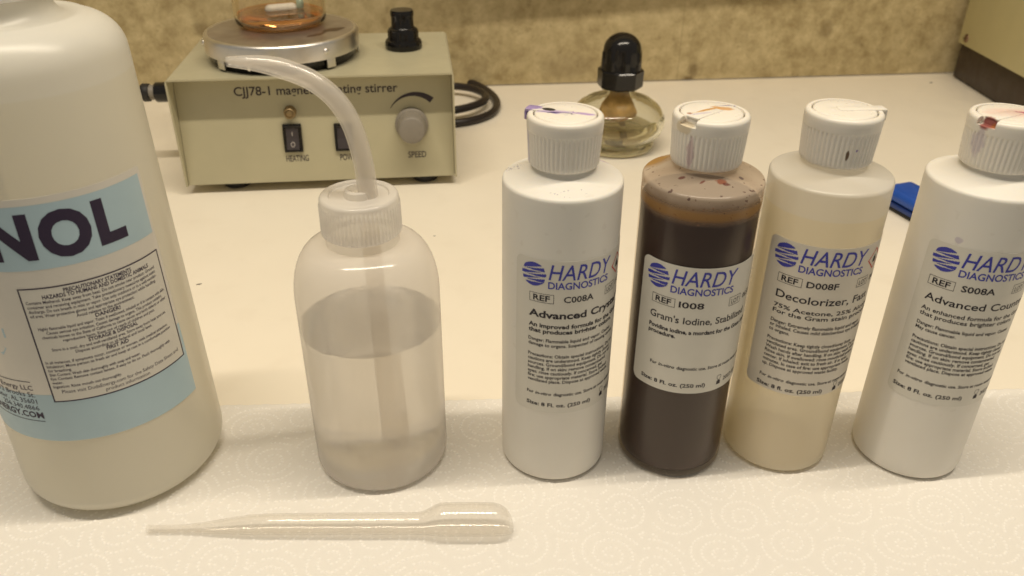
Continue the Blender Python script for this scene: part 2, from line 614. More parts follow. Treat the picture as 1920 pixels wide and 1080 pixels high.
# ------------------------------------------------------------------ paper towel (real embossed relief)
def towel():
    x0, x1, step = -310, 310, 0.4
    ya, yb = 190.0, 351.0
    nx = int((x1 - x0) / step) + 1
    ny = int((yb - ya) / step) + 1
    X = x0 + np.arange(nx) * step
    Y = ya + np.arange(ny) * step
    H = np.zeros((ny, nx))
    cen = [(27, 267), (76, 269), (98, 287), (155, 277), (122, 252), (43, 245), (195, 271), (172, 253), (4, 250), (59, 292), (-172, 257), (-150, 276), (-125, 239), (-204, 235), (-76, 241), (-132, 326), (-117, 302), (-14, 327), (-20, 286)]
    cen = [(a - 0, b - 0.045 * a) for a, b in cen]
    tries = 0
    while tries < 6000:
        tries += 1
        c = (rng.uniform(x0, x1), rng.uniform(ya, yb))
        if all((c[0] - a) ** 2 + (c[1] - b) ** 2 > 21.5 ** 2 for a, b in cen):
            cen.append(c)
    cen = np.array(cen)
    dots = []
    for i, (a, b) in enumerate(cen):
        ph = rng.uniform(0, 6.28)
        hand = 1 if rng.random() < 0.5 else -1
        ecc = rng.uniform(0.86, 1.0)
        tilt = rng.uniform(0, 3.14)
        th = 0.6
        while True:
            rad = 0.9 + 4.7 * th / 6.283
            if rad > 24:
                break
            u, v = rad * math.cos(hand * th + ph), rad * ecc * math.sin(hand * th + ph)
            px = a + u * math.cos(tilt) - v * math.sin(tilt)
            py = b + u * math.sin(tilt) + v * math.cos(tilt)
            d = np.hypot(cen[:, 0] - px, cen[:, 1] - py)
            if np.argmin(d) == i and np.partition(d, 1)[1] - d[i] > 1.2:
                if rng.random() < 0.93:
                    dots.append((px + rng.normal(0, 0.12), py + rng.normal(0, 0.12)))
            th += 2.15 / max(rad, 1.1)
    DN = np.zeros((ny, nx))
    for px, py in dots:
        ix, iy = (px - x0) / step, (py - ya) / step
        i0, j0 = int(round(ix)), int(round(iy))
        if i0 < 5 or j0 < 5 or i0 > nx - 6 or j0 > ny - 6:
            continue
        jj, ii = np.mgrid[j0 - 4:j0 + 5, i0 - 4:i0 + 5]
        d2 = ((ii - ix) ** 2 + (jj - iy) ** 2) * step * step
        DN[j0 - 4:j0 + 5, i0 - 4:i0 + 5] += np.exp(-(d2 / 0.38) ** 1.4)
        H[j0 - 4:j0 + 5, i0 - 4:i0 + 5] += 0.62 * np.exp(-(d2 / 0.38) ** 1.3) * rng.uniform(0.75, 1.1) - 0.16 * np.exp(-d2 / 1.1)
    gx, gy = np.meshgrid(X, Y)
    for k in range(14):
        fx, fy, p_ = rng.normal(0, 0.05), rng.normal(0, 0.06), rng.uniform(0, 6.28)
        H += 0.06 * np.sin(fx * gx + fy * gy + p_)
    # perforation between two sheets
    H -= 0.22 * np.exp(-((gx - 21 - 0.004 * (gy - 260)) / 0.6) ** 2) * (gy > 140)
    H += 0.62
    H += 0.35 * np.exp(-((yb - gy) / 5.0)) * (0.5 + 0.5 * np.sin(gx * 0.055 + 1.0))
    # flat where the heavy things stand
    for cx_, cy_, rr_ in ((20.6, 312.7, 25), (78.8, 315.7, 25), (132.9, 319.6, 25), (197.4, 315.2, 25), (-63.5, 310.5, 31), (-188.2, 307.2, 42)):
        cy_ -= 0.045 * cx_
        d = np.hypot(gx - cx_, gy - cy_)
        wgt = np.clip((rr_ + 2 - d) / 4, 0, 1)
        H = H * (1 - wgt) + np.minimum(H, 0.55) * wgt
    edge = 0.4 * np.sin(gx * 0.9) + 0.3 * np.sin(gx * 0.37)
    gyy = gy + 0.045 * gx + np.where(gy > yb - 1, edge * 0.6, 0)
    V = np.stack([gx, gyy, H], -1).reshape(-1, 3)
    me = bpy.data.meshes.new('paper_towel')
    idx = np.arange(nx * ny).reshape(ny, nx)
    q = np.stack([idx[:-1, :-1], idx[:-1, 1:], idx[1:, 1:], idx[1:, :-1]], -1).reshape(-1, 4)
    # skirt down to the bench along the far edge
    k0 = len(V)
    sk = V[idx[-1]].copy()
    sk[:, 2] = 0.06
    V = np.concatenate([V, sk])
    si = np.arange(k0, k0 + nx)
    q2 = np.stack([idx[-1][:-1], idx[-1][1:], si[1:], si[:-1]], -1)
    q = np.concatenate([q, q2])
    me.vertices.add(len(V))
    me.vertices.foreach_set('co', (V * MM).astype(np.float32).ravel())
    me.loops.add(q.size)
    me.loops.foreach_set('vertex_index', q.astype(np.int32).ravel())
    me.polygons.add(len(q))
    me.polygons.foreach_set('loop_start', np.arange(0, q.size, 4, dtype=np.int32))
    me.polygons.foreach_set('use_smooth', np.ones(len(q), dtype=bool))
    me.update(calc_edges=True)
    # pressed points: denser, whiter paper, lightened further to paint in lit tips
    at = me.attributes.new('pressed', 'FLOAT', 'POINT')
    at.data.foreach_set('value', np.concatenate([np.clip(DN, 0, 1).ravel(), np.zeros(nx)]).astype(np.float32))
    m, nt, out = newmat('embossed_paper')
    p = N(nt, 'ShaderNodeBsdfPrincipled')
    vec = coords(nt)
    c = mixc(nt, noise_tex(nt, vec, 900, 3), (0.775, 0.745, 0.695), (0.80, 0.77, 0.72))
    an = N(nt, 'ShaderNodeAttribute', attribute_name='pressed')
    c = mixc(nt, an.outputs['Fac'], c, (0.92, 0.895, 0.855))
    nt.links.new(c, p.inputs['Base Color'])
    p.inputs['Roughness'].default_value = 0.85
    nt.links.new(bump(nt, noise_tex(nt, vec, 1600, 3), 0.08, 0.0003), p.inputs['Normal'])
    nt.links.new(p.outputs[0], out.inputs['Surface'])
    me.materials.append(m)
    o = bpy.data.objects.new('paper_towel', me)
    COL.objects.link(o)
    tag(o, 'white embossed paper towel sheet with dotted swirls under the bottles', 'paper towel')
towel()
ZT = 0.6   # level of the pressed towel under the things

# ------------------------------------------------------------------ reagent bottles
def dispensing_cap(rt, tab, notch, z0=152.2, stains=(), hole=False, lever=True):
    """ribbed flip-spout closure; tab = direction of the thumb tab in degrees"""
    cm = plastic('cap_stained', (0.79, 0.75, 0.68), 0.30, 0.02, 60, stains, sss=0.12) if stains else MAT['cap_white']
    zt = z0 + 20.6
    nr = 50
    def ribs(rad, z, a):
        if z0 + 0.8 < z < z0 + 14.6:
            s = math.sin(nr * a / 2.0) ** 2
            return rad + 0.42 * (s ** 0.6 - 0.6)
        return rad
    prof = [(12.9, z0 + 0.2), (13.4, z0), (13.95, z0 + 0.25), (14.2, z0 + 0.9)] + [(14.25 + 0.75 * k / 10, z0 + 1 + 13.4 * k / 10) for k in range(11)] + [(15.12, z0 + 14.7), (15.25, z0 + 15.2), (15.3, z0 + 17.6)]
    V, F = lathe(prof, nr * 8, rmod=ribs)
    body = mkobj('cap', V, F, cm, rt, sharp=60)
    # rim ring with an opening at the tab when the spout is notched
    half = R_(15.0 if notch else 9.0)
    ta = R_(tab)
    rp = [(15.3, zt - 3.0)] + arc(13.6, zt - 1.75, 1.7, 0, 90, 6) + [(13.0, zt - 0.1), (12.75, zt - 0.5), (12.75, zt - 1.2)]
    V, F = [], []
    n = 150
    for k in range(n + 1):
        a = ta + half + (2 * math.pi - 2 * half) * k / n
        for rad, z in rp:
            V.append((rad * math.cos(a), rad * math.sin(a), z))
    m = len(rp)
    for k in range(n):
        for j in range(m - 1):
            F.append((k * m + j, (k + 1) * m + j, (k + 1) * m + j + 1, k * m + j + 1))
    F.append(tuple(range(m)))
    F.append(tuple(n * m + j for j in range(m - 1, -1, -1)))
    mkobj('rim', V, F, cm, body, sharp=50)
    # floor of the notch and flat disc
    V, F = lathe([(15.28, zt - 3.0), (12.9, zt - 3.2), (11.0, zt - 1.6)], 96)
    mkobj('rim_seat', V, F, cm, body, sharp=50)
    V, F = lathe([(12.3, zt - 3.3), (12.3, zt - 0.6), (12.0, zt - 0.2), (11.2, zt + 0.02), (5, zt + 0.1), (0, zt + 0.12)], 96)
    mkobj('disc', V, F, cm, body, sharp=50)
    Rm = Matrix.Rotation(ta, 4, 'Z')
    bm = bmesh.new()
    if notch:
        box(bm, -3.5, 12.6, -2.9, 2.9, zt - 0.4, zt + 0.42, 0.35, 2, rot=Rm)
    else:
        box(bm, -3.0, 16.4, -2.7, 2.7, zt - 0.9, zt + 0.42, 0.4, 2, rot=Rm)
        box(bm, 15.5, 16.6, -2.5, 2.5, zt - 4.3, zt - 0.3, 0.3, 2, rot=Rm)
    bmobj('flip_spout', bm, cm, body)
    bm = bmesh.new()
    box(bm, -6.4, -3.7, -2.2, 2.2, zt - 0.5, zt + 0.16, 0.3, 2, rot=Rm)
    bmobj('spout_stop', bm, cm, body)
    if hole:
        bm = bmesh.new()
        bmesh.ops.create_circle(bm, cap_ends=True, radius=1.0, segments=20)
        bmesh.ops.scale(bm, vec=(2.8, 1.6, 1), verts=bm.verts)
        bmesh.ops.transform(bm, matrix=Rm @ Matrix.Translation((7.0, 0.1, zt + 0.45)), verts=bm.verts)
        bmobj('spout_hole_shade', bm, MAT['dark_rubber'], body, smooth=False)  # flat dark disc in place of the shaded hole
    return body

def body_profile(hs=146.4, rad=25.0, fil=4.0):
    pr = [(0, 1.6), (17, 1.4), (20, 0.2), (21, 0.0)]
    pr += arc(rad - fil, fil, fil, -90, 0, 7)[1:]
    pr += [(rad, z) for z in (12, 30, 60, 90, 120, hs - 4)]
    pr += arc(rad - 1.7, hs - 1.7, 1.7, 0, 68, 6)
    pr += [(20, hs + 1.4), (15.5, hs + 2.9), (13.4, hs + 3.6), (12.6, hs + 4.4), (12.3, hs + 6), (12.3, hs + 12)]
    return pr

FINE = dict(h=1.6, xs=0.97, bold=0.018)
def bottle_label(rt, s0, s1, z0, z1, film, ref, lot, title, title_w, title_bold, bold_lines, sub, lines, foot_z, size_z, size_txt, title_h=3.2, s_text=6.9, hazard=True, foot_s=6.7, size_s=6.6, ref_s=21.6, row=0.0):
    rad = 25.0
    lab = label_sheet('label', s0, s1, z0, z1, rad, 0.2, MAT['label_film' if film else 'label_paper'], rt, 3.2)
    blue, blk, red = Print(), Print(), Print()
    zt = z1
    globe(blue, s0 + 3.2, zt - 12.6, 10.9)
    blue.text('HARDY', s0 + 15.1, zt - 8.7, 6.9, width=28.5, bold=0.006, shear=0.22, step=1.2)
    blue.text('DIAGNOSTICS', s0 + 15.0, zt - 12.9, 3.1, width=27.3, bold=0.02, step=1.5)
    zr = zt - 20.0
    blk.frame(s0 + 7.0 + row, s0 + 17.6 + row, zr, zr + 4.3, 0.2)
    blk.text('REF', s0 + 8.7 + row, zr + 0.85, 2.6, width=7.2, bold=0.022)
    blk.text(ref, s0 + ref_s, zr + 0.7, 2.8, width=3.05 * len(ref) * 0.86, bold=0.02)
    blk.frame(s0 + 41.2 + row, s0 + 48.0 + row, zr + 0.3, zr + 4.6, 0.2)
    blk.text('LOT', s0 + 42.4 + row, zr + 1.15, 2.3, width=4.6, bold=0.005)
    blk.text(lot, s0 + 50.0 + row, zr + 1.0, 2.5, bold=0.005)
    blk.text(title, s0 + s_text, zt - 27.2, title_h, width=title_w, bold=0.03 if title_bold else 0.012, step=1.5)
    z = zt - 32.2
    for b_, w_ in bold_lines:
        blk.text(b_, s0 + s_text, z, 1.95, width=w_, bold=0.034 if sub == 'b' else 0.016)
        z -= 2.75
    for zz, txt in lines:
        blk.text(txt, s0 + s_text, zz, **FINE)
    blk.text('For ', s0 + foot_s, foot_z, 1.6, bold=0.02)
    blk.text('in-vitro', s0 + foot_s + 4.0, foot_z, 1.6, width=7.2, bold=0.02, shear=0.25)
    blk.text('diagnostic use. Store at room temperature', s0 + foot_s + 12.2, foot_z, 1.6, bold=0.02, xs=0.95)
    blk.text(size_txt, s0 + size_s, size_z, 1.9, width=30.0, bold=0.024)
    # use-by hourglass
    hx = s0 + size_s + 36.0
    hz = size_z - 0.6
    blk.poly([(hx, hz), (hx + 2.2, hz), (hx + 2.2, hz + 1.6), (hx + 1.4, hz + 2.4), (hx + 0.8, hz + 2.4), (hx, hz + 1.6)])
    for a, b in (((hx + 0.8, hz + 2.4), (hx, hz + 3.4)), ((hx, hz + 3.4), (hx, hz + 4.8)), ((hx, hz + 4.8), (hx + 2.2, hz + 4.8)), ((hx + 2.2, hz + 4.8), (hx + 2.2, hz + 3.4)), ((hx + 2.2, hz + 3.4), (hx + 1.4, hz + 2.4))):
        d = Vector((b[0] - a[0], b[1] - a[1])).normalized() * 0.1
        nx_, ny_ = -d.y, d.x
        blk.poly([(a[0] + nx_, a[1] + ny_), (a[0] - nx_, a[1] - ny_), (b[0] - nx_, b[1] - ny_), (b[0] + nx_, b[1] + ny_)])
    blk.text('2022-03-15', hx + 4.0, hz + 0.8, 2.1, bold=0.01)
    blk.on_cylinder('lettering', rad, 0.27, MAT['ink'], lab)
    blue.on_cylinder('emblem', rad, 0.27, MAT['logo_blue'], lab)
    if hazard:
        hx, hz, q = s0 + 50.2, zt - 8.2, 5.2
        for k in range(4):
            a0, a1 = R_(90 * k), R_(90 * k + 90)
            for i in range(3):
                u0, u1 = i / 3, (i + 1) / 3
                def pt(u, qq):
                    return (hx + qq * ((1 - u) * math.cos(a0) + u * math.cos(a1)), hz + qq * ((1 - u) * math.sin(a0) + u * math.sin(a1)))
                red.poly([pt(u0, q), pt(u1, q), pt(u1, q - 0.8), pt(u0, q - 0.8)])
        red.on_cylinder('hazard_symbol', rad, 0.27, MAT['red_ink'], lab)
        b2 = Print()
        b2.poly([(hx - 1.2, hz - 1.8), (hx + 1.2, hz - 1.8), (hx + 1.5, hz - 0.4), (hx + 0.8, hz + 0.4), (hx + 0.2, hz + 2.1), (hx - 0.9, hz + 0.8), (hx - 1.4, hz - 0.4)])
        b2.on_cylinder('flame_symbol', rad, 0.28, MAT['ink'], lab)

prec = ['Precautions: Obtain special instructions. Do not', 'cautions are understood. Keep tightly closed', 'sources. Ground/bond equipment. Do not eat', 'handling. If on skin: remove contaminated', 'eyes: rinse cautiously. If concerned, get', 'fire: use appropriate material. Store locked', 'ventilated place. Dispose at approved waste']

def opaque_bottle(name, loc, label, stains, cap_args, lab_args):
    rt = root(name, (loc[0], loc[1], ZT), label, 'bottle', 'reagent bottles on the towel')
    V, F = lathe(body_profile(), 160)
    m = plastic('white_bottle_wall', (0.775, 0.75, 0.695), 0.42, 0.02, 40, stains, sss=0.15)
    mkobj('body', V, F, m, rt, sharp=50)
    dispensing_cap(rt, **cap_args)
    bottle_label(rt, **lab_args)
    return rt

DARKP = (0.05, 0.02, 0.16)
MAG = (0.35, 0.03, 0.10)
opaque_bottle('reagent_bottle', (20.6, 312.7),
    'white reagent bottle with purple-stained cap, nearest the squeeze bottle, C008A on its label',
    [dict(pos=(0, -20, 95), scale=(32, 14, 60), color=(0.50, 0.45, 0.38), nscale=60, namp=0.6, a=0.13, specks=(200, 0.66)),
     dict(pos=(6, -22, 30), scale=(26, 8, 26), color=(0.60, 0.55, 0.47), nscale=60, namp=0.9, a=0.22, soft=0.6),
     dict(pos=(19.5, 15.5, 147), scale=(8, 2.2, 4), rot=-0.75, color=(0.25, 0.10, 0.40), nscale=200, namp=0.7, a=0.75),
     dict(pos=(-19, 6, 147), scale=(5, 5, 4), color=DARKP, nscale=200, namp=0.5, a=0.9, specks=(900, 0.63)),
     dict(pos=(2, -20, 147), scale=(8, 3, 4), color=DARKP, nscale=200, namp=0.5, a=0.7, specks=(900, 0.68))],
    dict(tab=157, notch=False, hole=True, stains=[
        dict(pos=(-13, 5.5, 172), scale=(4.5, 3, 5), color=PURPLE, nscale=250, namp=1.2, a=0.75),
        dict(pos=(-4, 0.2, 173.3), scale=(7, 1.6, 2), rot=-0.2, color=(0.38, 0.28, 0.55), nscale=300, namp=1.5, a=0.7),
        dict(pos=(-2, -1.2, 173.3), scale=(5, 0.5, 2), rot=-0.2, color=DARKP, nscale=500, namp=1.8, a=0.85),
        dict(pos=(7.5, -1.5, 173.2), scale=(5, 1.2, 2), rot=-0.2, color=(0.33, 0.18, 0.55), nscale=400, namp=1.3, a=0.75),
        dict(pos=(-15, -2, 160), scale=(1.5, 2.5, 10), color=(0.4, 0.36, 0.55), nscale=300, namp=1.2, a=0.5)]),
    dict(s0=-20.9, s1=75, z0=42.4, z1=119.7, film=False, ref='C008A', lot='1985214', title='Advanced Crystal Violet', title_w=62, title_bold=True,
         bold_lines=[('An improved formula for the Gram stain', 54), ('that produces brighter colors.', 41)], sub='b',
         lines=[(80.3, 'Danger: Flammable liquid and vapor. Causes'), (77.9, 'damage to organs. Suspected of causing cancer.')] + [(72.4 - 2.25 * i, t_) for i, t_ in enumerate(prec)],
         foot_z=52.0, size_z=45.8, size_txt='Size: 8 Fl. oz. (250 ml)'))

opaque_bottle('reagent_bottle', (197.4, 315.2),
    'white reagent bottle cut by the right edge, S008A on its label, red stain on cap',
    [dict(pos=(0, -20, 95), scale=(32, 14, 60), color=(0.50, 0.45, 0.38), nscale=60, namp=0.6, a=0.13, specks=(200, 0.66)),
     dict(pos=(6, -22, 30), scale=(26, 8, 26), color=(0.60, 0.55, 0.47), nscale=60, namp=0.9, a=0.22, soft=0.6),
     dict(pos=(-16, -18, 126), scale=(1.6, 1.6, 1.6), color=(0.42, 0.36, 0.5), nscale=300, namp=1.0, a=0.5),
     dict(pos=(-5, -25, 78), scale=(1.4, 1.4, 1.2), color=(0.5, 0.3, 0.45), nscale=300, namp=0.6, a=0.4)],
    dict(tab=-152, notch=True, stains=[
        dict(pos=(-11.5, -6.2, 170.8), scale=(3.2, 3.2, 2.6), color=(0.30, 0.06, 0.05), nscale=220, namp=1.0, a=0.92),
        dict(pos=(-10.6, -8.0, 170.4), scale=(1.4, 1.4, 1.3), color=(0.45, 0.17, 0.05), nscale=300, namp=0.8, a=0.8),
        dict(pos=(2, 1, 173), scale=(10, 5, 2), color=(0.75, 0.42, 0.36), nscale=160, namp=1.4, a=0.5, soft=0.5),
        dict(pos=(5.5, 0.5, 173.2), scale=(4, 1.1, 2), rot=-0.2, color=MAG, nscale=300, namp=1.4, a=0.85),
        dict(pos=(-14.5, -6, 163), scale=(3, 3, 6), color=(0.45, 0.38, 0.48), nscale=250, namp=1.3, a=0.5)]),
    dict(s0=-29.3, s1=68, z0=45.6, z1=123.4, film=False, ref='S008A', lot='2095310', title='Advanced Counterstain', title_w=58, title_bold=False,
         bold_lines=[('An enhanced formula for the Gram stain', 54), ('that produces brighter colors.', 41)], sub='n',
         lines=[(83.8, 'Danger: Flammable liquid and vapor. Causes'), (81.4, 'May cause cancer.')] + [(76.2 - 2.25 * i, t_) for i, t_ in enumerate(prec)],
         foot_z=55.8, size_z=49.4, size_txt='Size: 8 Fl. oz. (250 ml)', title_h=3.3, s_text=5.0, foot_s=3.2, size_s=2.6, ref_s=17.6, row=-2.5))

# iodine: natural translucent bottle with dark brown liquid
IOD = dict(color=(0.10, 0.03, 0.015))
rt = root('reagent_bottle', (78.8, 315.7, ZT), 'translucent reagent bottle of dark brown iodine solution, I008 on its label', 'bottle', 'reagent bottles on the towel')
m = milky('natural_wall_iodine', (0.60, 0.42, 0.33), 0.96, (0.98, 0.94, 0.88), 0.2, 0.45, gl=0.7, stains=[
    dict(pos=(0, 0, 156), scale=(90, 90, 16), color=(0.92, 0.80, 0.64), nscale=90, namp=0.3, a=0.66, soft=0.25),
    dict(pos=(-19, 13, 147.5), scale=(9, 7, 4), color=(0.60, 0.30, 0.02), nscale=120, namp=0.7, a=0.85, soft=0.4),
    dict(pos=(0, 0, 138.0), scale=(200, 200, 3.0), color=(0.44, 0.215, 0.0), nscale=110, namp=0.6, a=0.72, soft=0.6),
    dict(pos=(-11.3, -11.3, 147.8), scale=(1.5, 1.0, 3), color=(0.2, 0.03, 0.03), nscale=600, namp=0.9),
    dict(pos=(3.6, -15.2, 147.8), scale=(2.4, 1.6, 3), color=(0.42, 0.09, 0.03), nscale=500, namp=1.4),
    dict(pos=(5.4, -16.6, 147.6), scale=(1.6, 0.9, 3), color=(0.2, 0.03, 0.03), nscale=500, namp=0.9),
    dict(pos=(12.5, -10.9, 147.8), scale=(1.1, 1.0, 3), color=(0.08, 0.05, 0.1), nscale=600, namp=0.8),
    dict(pos=(-4.0, -15.6, 147.7), scale=(1.5, 0.6, 3), rot=0.6, color=(0.25, 0.03, 0.03), nscale=600, namp=0.8),
    dict(pos=(0, -8, 146), scale=(26, 26, 6), color=(0.10, 0.03, 0.04), nscale=200, namp=0.4, a=0.8, specks=(420, 0.70)),
    dict(pos=(0, 0, 140), scale=(60, 60, 8), color=(0.20, 0.06, 0.03), nscale=200, namp=0.4, a=0.6, specks=(600, 0.71))])
V, F = lathe(body_profile(), 160)
mkobj('body', V, F, m, rt, sharp=50)
V, F = lathe([(0, 2.2), (21, 1.8), (24, 4.6), (24.5, 8)] + [(24.55, z) for z in (30, 60, 90, 120, 135.6)] + [(24.2, 136.3), (23.5, 136.1), (0, 136.0)], 128)
mkobj('liquid', V, F, plastic('iodine_solution', (0.020, 0.006, 0.004), 0.35, 0.1, 30), rt, sharp=50)
dispensing_cap(rt, tab=-139, notch=True, stains=[
    dict(pos=(-2.5, 0.2, 173.2), scale=(8, 0.8, 2), rot=0.5, color=(0.62, 0.28, 0.03), nscale=300, namp=1.0, a=0.9),
    dict(pos=(4.5, 3.5, 173.2), scale=(4, 2.2, 2), rot=-0.3, color=(0.60, 0.28, 0.06), nscale=300, namp=1.4, a=0.8),
    dict(pos=(-9.5, -2.8, 173.1), scale=(1.0, 0.8, 2), color=(0.3, 0.06, 0.02), nscale=300, namp=0.6, a=0.9),
    dict(pos=(8, 7.0, 173.2), scale=(5, 0.4, 2), rot=0.12, color=(0.16, 0.1, 0.3), nscale=300, namp=1.5, a=0.8),
    dict(pos=(-5, -4, 173.2), scale=(5, 0.9, 2), rot=0.3, color=(0.5, 0.45, 0.6), nscale=300, namp=1.4, a=0.6),
    dict(pos=(-9, -11, 160), scale=(1.6, 1.6, 7), color=(0.42, 0.26, 0.3), nscale=300, namp=1.1, a=0.55),
    dict(pos=(-12, -8, 169), scale=(4, 4, 2.4), color=(0.62, 0.5, 0.3), nscale=200, namp=0.9, a=0.6)])
bottle_label(rt, s0=-28.3, s1=34, z0=51.6, z1=115.2, film=False, ref='I008', lot='06531', title="Gram's Iodine, Stabilized", title_w=46, title_bold=False,
    bold_lines=[('Povidine iodine, a mordant for the Gram stain', 50), ('procedure.', 12.5)], sub='b', lines=[],
    foot_z=64.3, size_z=54.9, size_txt='Size: 8 Fl. oz. (250 ml)', title_h=3.2, hazard=False, foot_s=9.5, size_s=5.4, ref_s=19.2)

# decolorizer: natural translucent bottle with clear liquid
rt = root('reagent_bottle', (132.9, 319.6, ZT), 'translucent reagent bottle of clear decolorizer with clean white cap, D008F on its label', 'bottle', 'reagent bottles on the towel')
m = milky('natural_wall_clear', (0.985, 0.975, 0.945), 0.36, (1.0, 0.99, 0.96), 0.28, 0.42, blur=0.22, stains=[dict(pos=(0, 0, 67.0), scale=(4000, 4000, 67.0), color=(0.978, 0.935, 0.82), namp=0.0, soft=0.005, a=1.0, wet=True)])
V, F = lathe(body_profile(), 160)
mkobj('body', V, F, m, rt, sharp=50)
V, F = lathe([(0, 2.2), (21, 1.8), (24, 4.6), (24.5, 8)] + [(24.55, z) for z in (30, 60, 90, 120, 133.5)] + [(24.2, 134.0), (0, 134.0)], 128)
mkobj('liquid', V, F, milky('decolorizer_liquid', (0.985, 0.92, 0.74), 0.80, (1.0, 0.97, 0.87), 0.2, 0.8, gl=0.3), rt, sharp=50)
dispensing_cap(rt, tab=4, notch=False, stains=[
    dict(pos=(-1.2, -14.6, 158.5), scale=(0.7, 2, 2.2), color=(0.12, 0.06, 0.02), nscale=300, namp=0.9, a=0.95),
    dict(pos=(2.2, -14.5, 160.6), scale=(0.5, 1.5, 0.5), color=(0.18, 0.1, 0.35), nscale=300, namp=0.3, a=0.9),
    dict(pos=(15.8, 1, 170), scale=(2.0, 2.2, 2.0), color=(0.55, 0.45, 0.55), nscale=200, namp=0.9, a=0.5)])
bottle_label(rt, s0=-29.3, s1=40, z0=47.4, z1=122.7, film=True, ref='D008F', lot='04117', title='Decolorizer, Fast', title_w=43.5, title_bold=False,
    bold_lines=[('75% Acetone, 25% Alcohol', 49.5), ('For the Gram stain procedure', 52)], sub='n',
    lines=[(83.0, 'Danger: Extremely flammable liquid and vapor.'), (80.7, 'or inhaled. Causes mild skin/serious eye irritation'), (78.4, 'to organs.')] +
          [(73.8 - 2.3 * i, t_) for i, t_ in enumerate(['Precautions: Keep tightly closed/away from', 'ventilated area. Ground/bond equipment. Do not', 'Wash hands after handling. If on skin: wash with', 'Rinse skin. If swallowed: rinse mouth/call poison', 'center. If inhaled: exit to fresh air. If in eyes', 'minutes. In case of fire: use appropriate media', 'up. Dispose at approved waste facility.'])],
    foot_z=53.6, size_z=48.9, size_txt='Size: 8 fl. oz. (250 ml)', title_h=3.5, s_text=7.6, foot_s=7.4, size_s=6.6, ref_s=19.4)

# ------------------------------------------------------------------ squeeze (wash) bottle
def wash_bottle():
    rt = root('squeeze_bottle', (-63.5, 310.5, ZT), 'frosted squeeze wash bottle with bent spout, half full, standing beside the jug', 'wash bottle')
    rad, hs = 31.6, 106.0
    prof = [(0, 3.0), (20, 2.4), (25, 0.4), (26.5, 0.0)] + arc(rad - 5, 5, 5, -90, 0, 7)[1:] + [(rad, z) for z in (14, 40, 70, 92)]
    for k in range(1, 11):
        a = R_(90 * k / 10)
        prof.append((15.6 + (rad - 15.6) * math.cos(a) ** 0.75, 92 + 25.5 * math.sin(a)))
    prof += [(15.3, 118.5), (15.2, 126)]
    V, F = lathe(prof, 144)
    mkobj('body', V, F, milky('frosted_polyethylene', (0.99, 0.95, 0.915), 0.60, (1.0, 0.99, 0.98), 0.14, 0.4, blur=0.15, gl=0.9), rt, sharp=60)
    lp = [(0, 4.0), (19.5, 3.6), (25, 1.8), (29.2, 4.0), (30.7, 8), (31.0, 14), (31.0, 40), (31.0, 76.6), (30.6, 77.0), (4.0, 77.0), (0, 77.0)]
    V, F = lathe(lp, 144)
    mkobj('liquid', V, F, glass('wash_liquid', (1.0, 1.0, 0.995), 1.34, 0.03, 0.22), rt, sharp=40)
    # cap
    z0, z1, rc = 121.6, 138.6, 16.4
    nr = 60
    def ribs(rd, z, a):
        return rd + (0.28 * math.cos(nr * a) if z0 + 1.2 < z < z1 - 3.5 and rd > 15 else 0)
    cp = [(15.3, z0 + 0.3), (16.0, z0), (16.7, z0 + 0.6), (16.75, z0 + 1.3)] + [(16.7 - 0.02 * k, z0 + 1.5 + (z1 - z0 - 5.2) * k / 5) for k in range(6)] + [(16.45, z1 - 3.3)] + arc(rc - 1.6, z1 - 1.6, 1.6, 0, 90, 5) + [(12.6, z1), (12.2, z1 - 0.8), (6.0, z1 - 1.0), (5.6, z1 + 1.8), (4.2, z1 + 2.2)]
    V, F = lathe(cp, nr * 6, rmod=ribs)
    mkobj('cap', V, F, milky('frosted_cap', (0.985, 0.965, 0.94), 0.42, (1.0, 0.985, 0.965), 0.16, 0.42), rt, sharp=55)
    # spout: measured in the plane of the bottle
    pts = [(3.8, 0, 130.0), (3.9, 0, 138.5), (3.0, 0, 153.5), (0.1, 0, 167.8), (-5.2, 0, 178.0), (-12.8, 0, 185.0), (-22.4, 0, 189.4), (-32.5, 0, 191.8), (-45.0, 0, 192.6)]
    pth = smooth_path(pts, 6)
    n = len(pth)
    rd = []
    for i in range(n):
        u = i / (n - 1)
        rd.append(4.15 - 0.25 * u if u < 0.78 else (3.95 - 2.1 * ((u - 0.78) / 0.22) ** 1.3))
    V, F = tube(pth, rd, 24, caps=False)
    V2, F2 = tube(pth, [max(0.5, q - 1.1) for q in rd], 24, caps=False)
    mkobj('spout', V, F, milky('spout_polyethylene', (0.985, 0.97, 0.95), 0.68, (1.0, 0.985, 0.965), 0.10, 0.6, gl=1.4), rt)
    mkobj('spout_bore', V2, F2, milky('spout_bore_wall', (0.97, 0.95, 0.92), 0.72, (1.0, 0.98, 0.96), 0.2, 0.5), rt)
    V, F = tube([(3.0, 2, 122), (3.0, 3, 100), (3.0, 4, 60), (3.2, 5, 7)], [4.0, 4.0, 4.0, 4.0], 24, caps=False)
    mkobj('dip_tube', V, F, milky('dip_tube_wall', (0.97, 0.94, 0.90), 0.82, (0.96, 0.93, 0.88), 0.2, 0.5), rt)
wash_bottle()

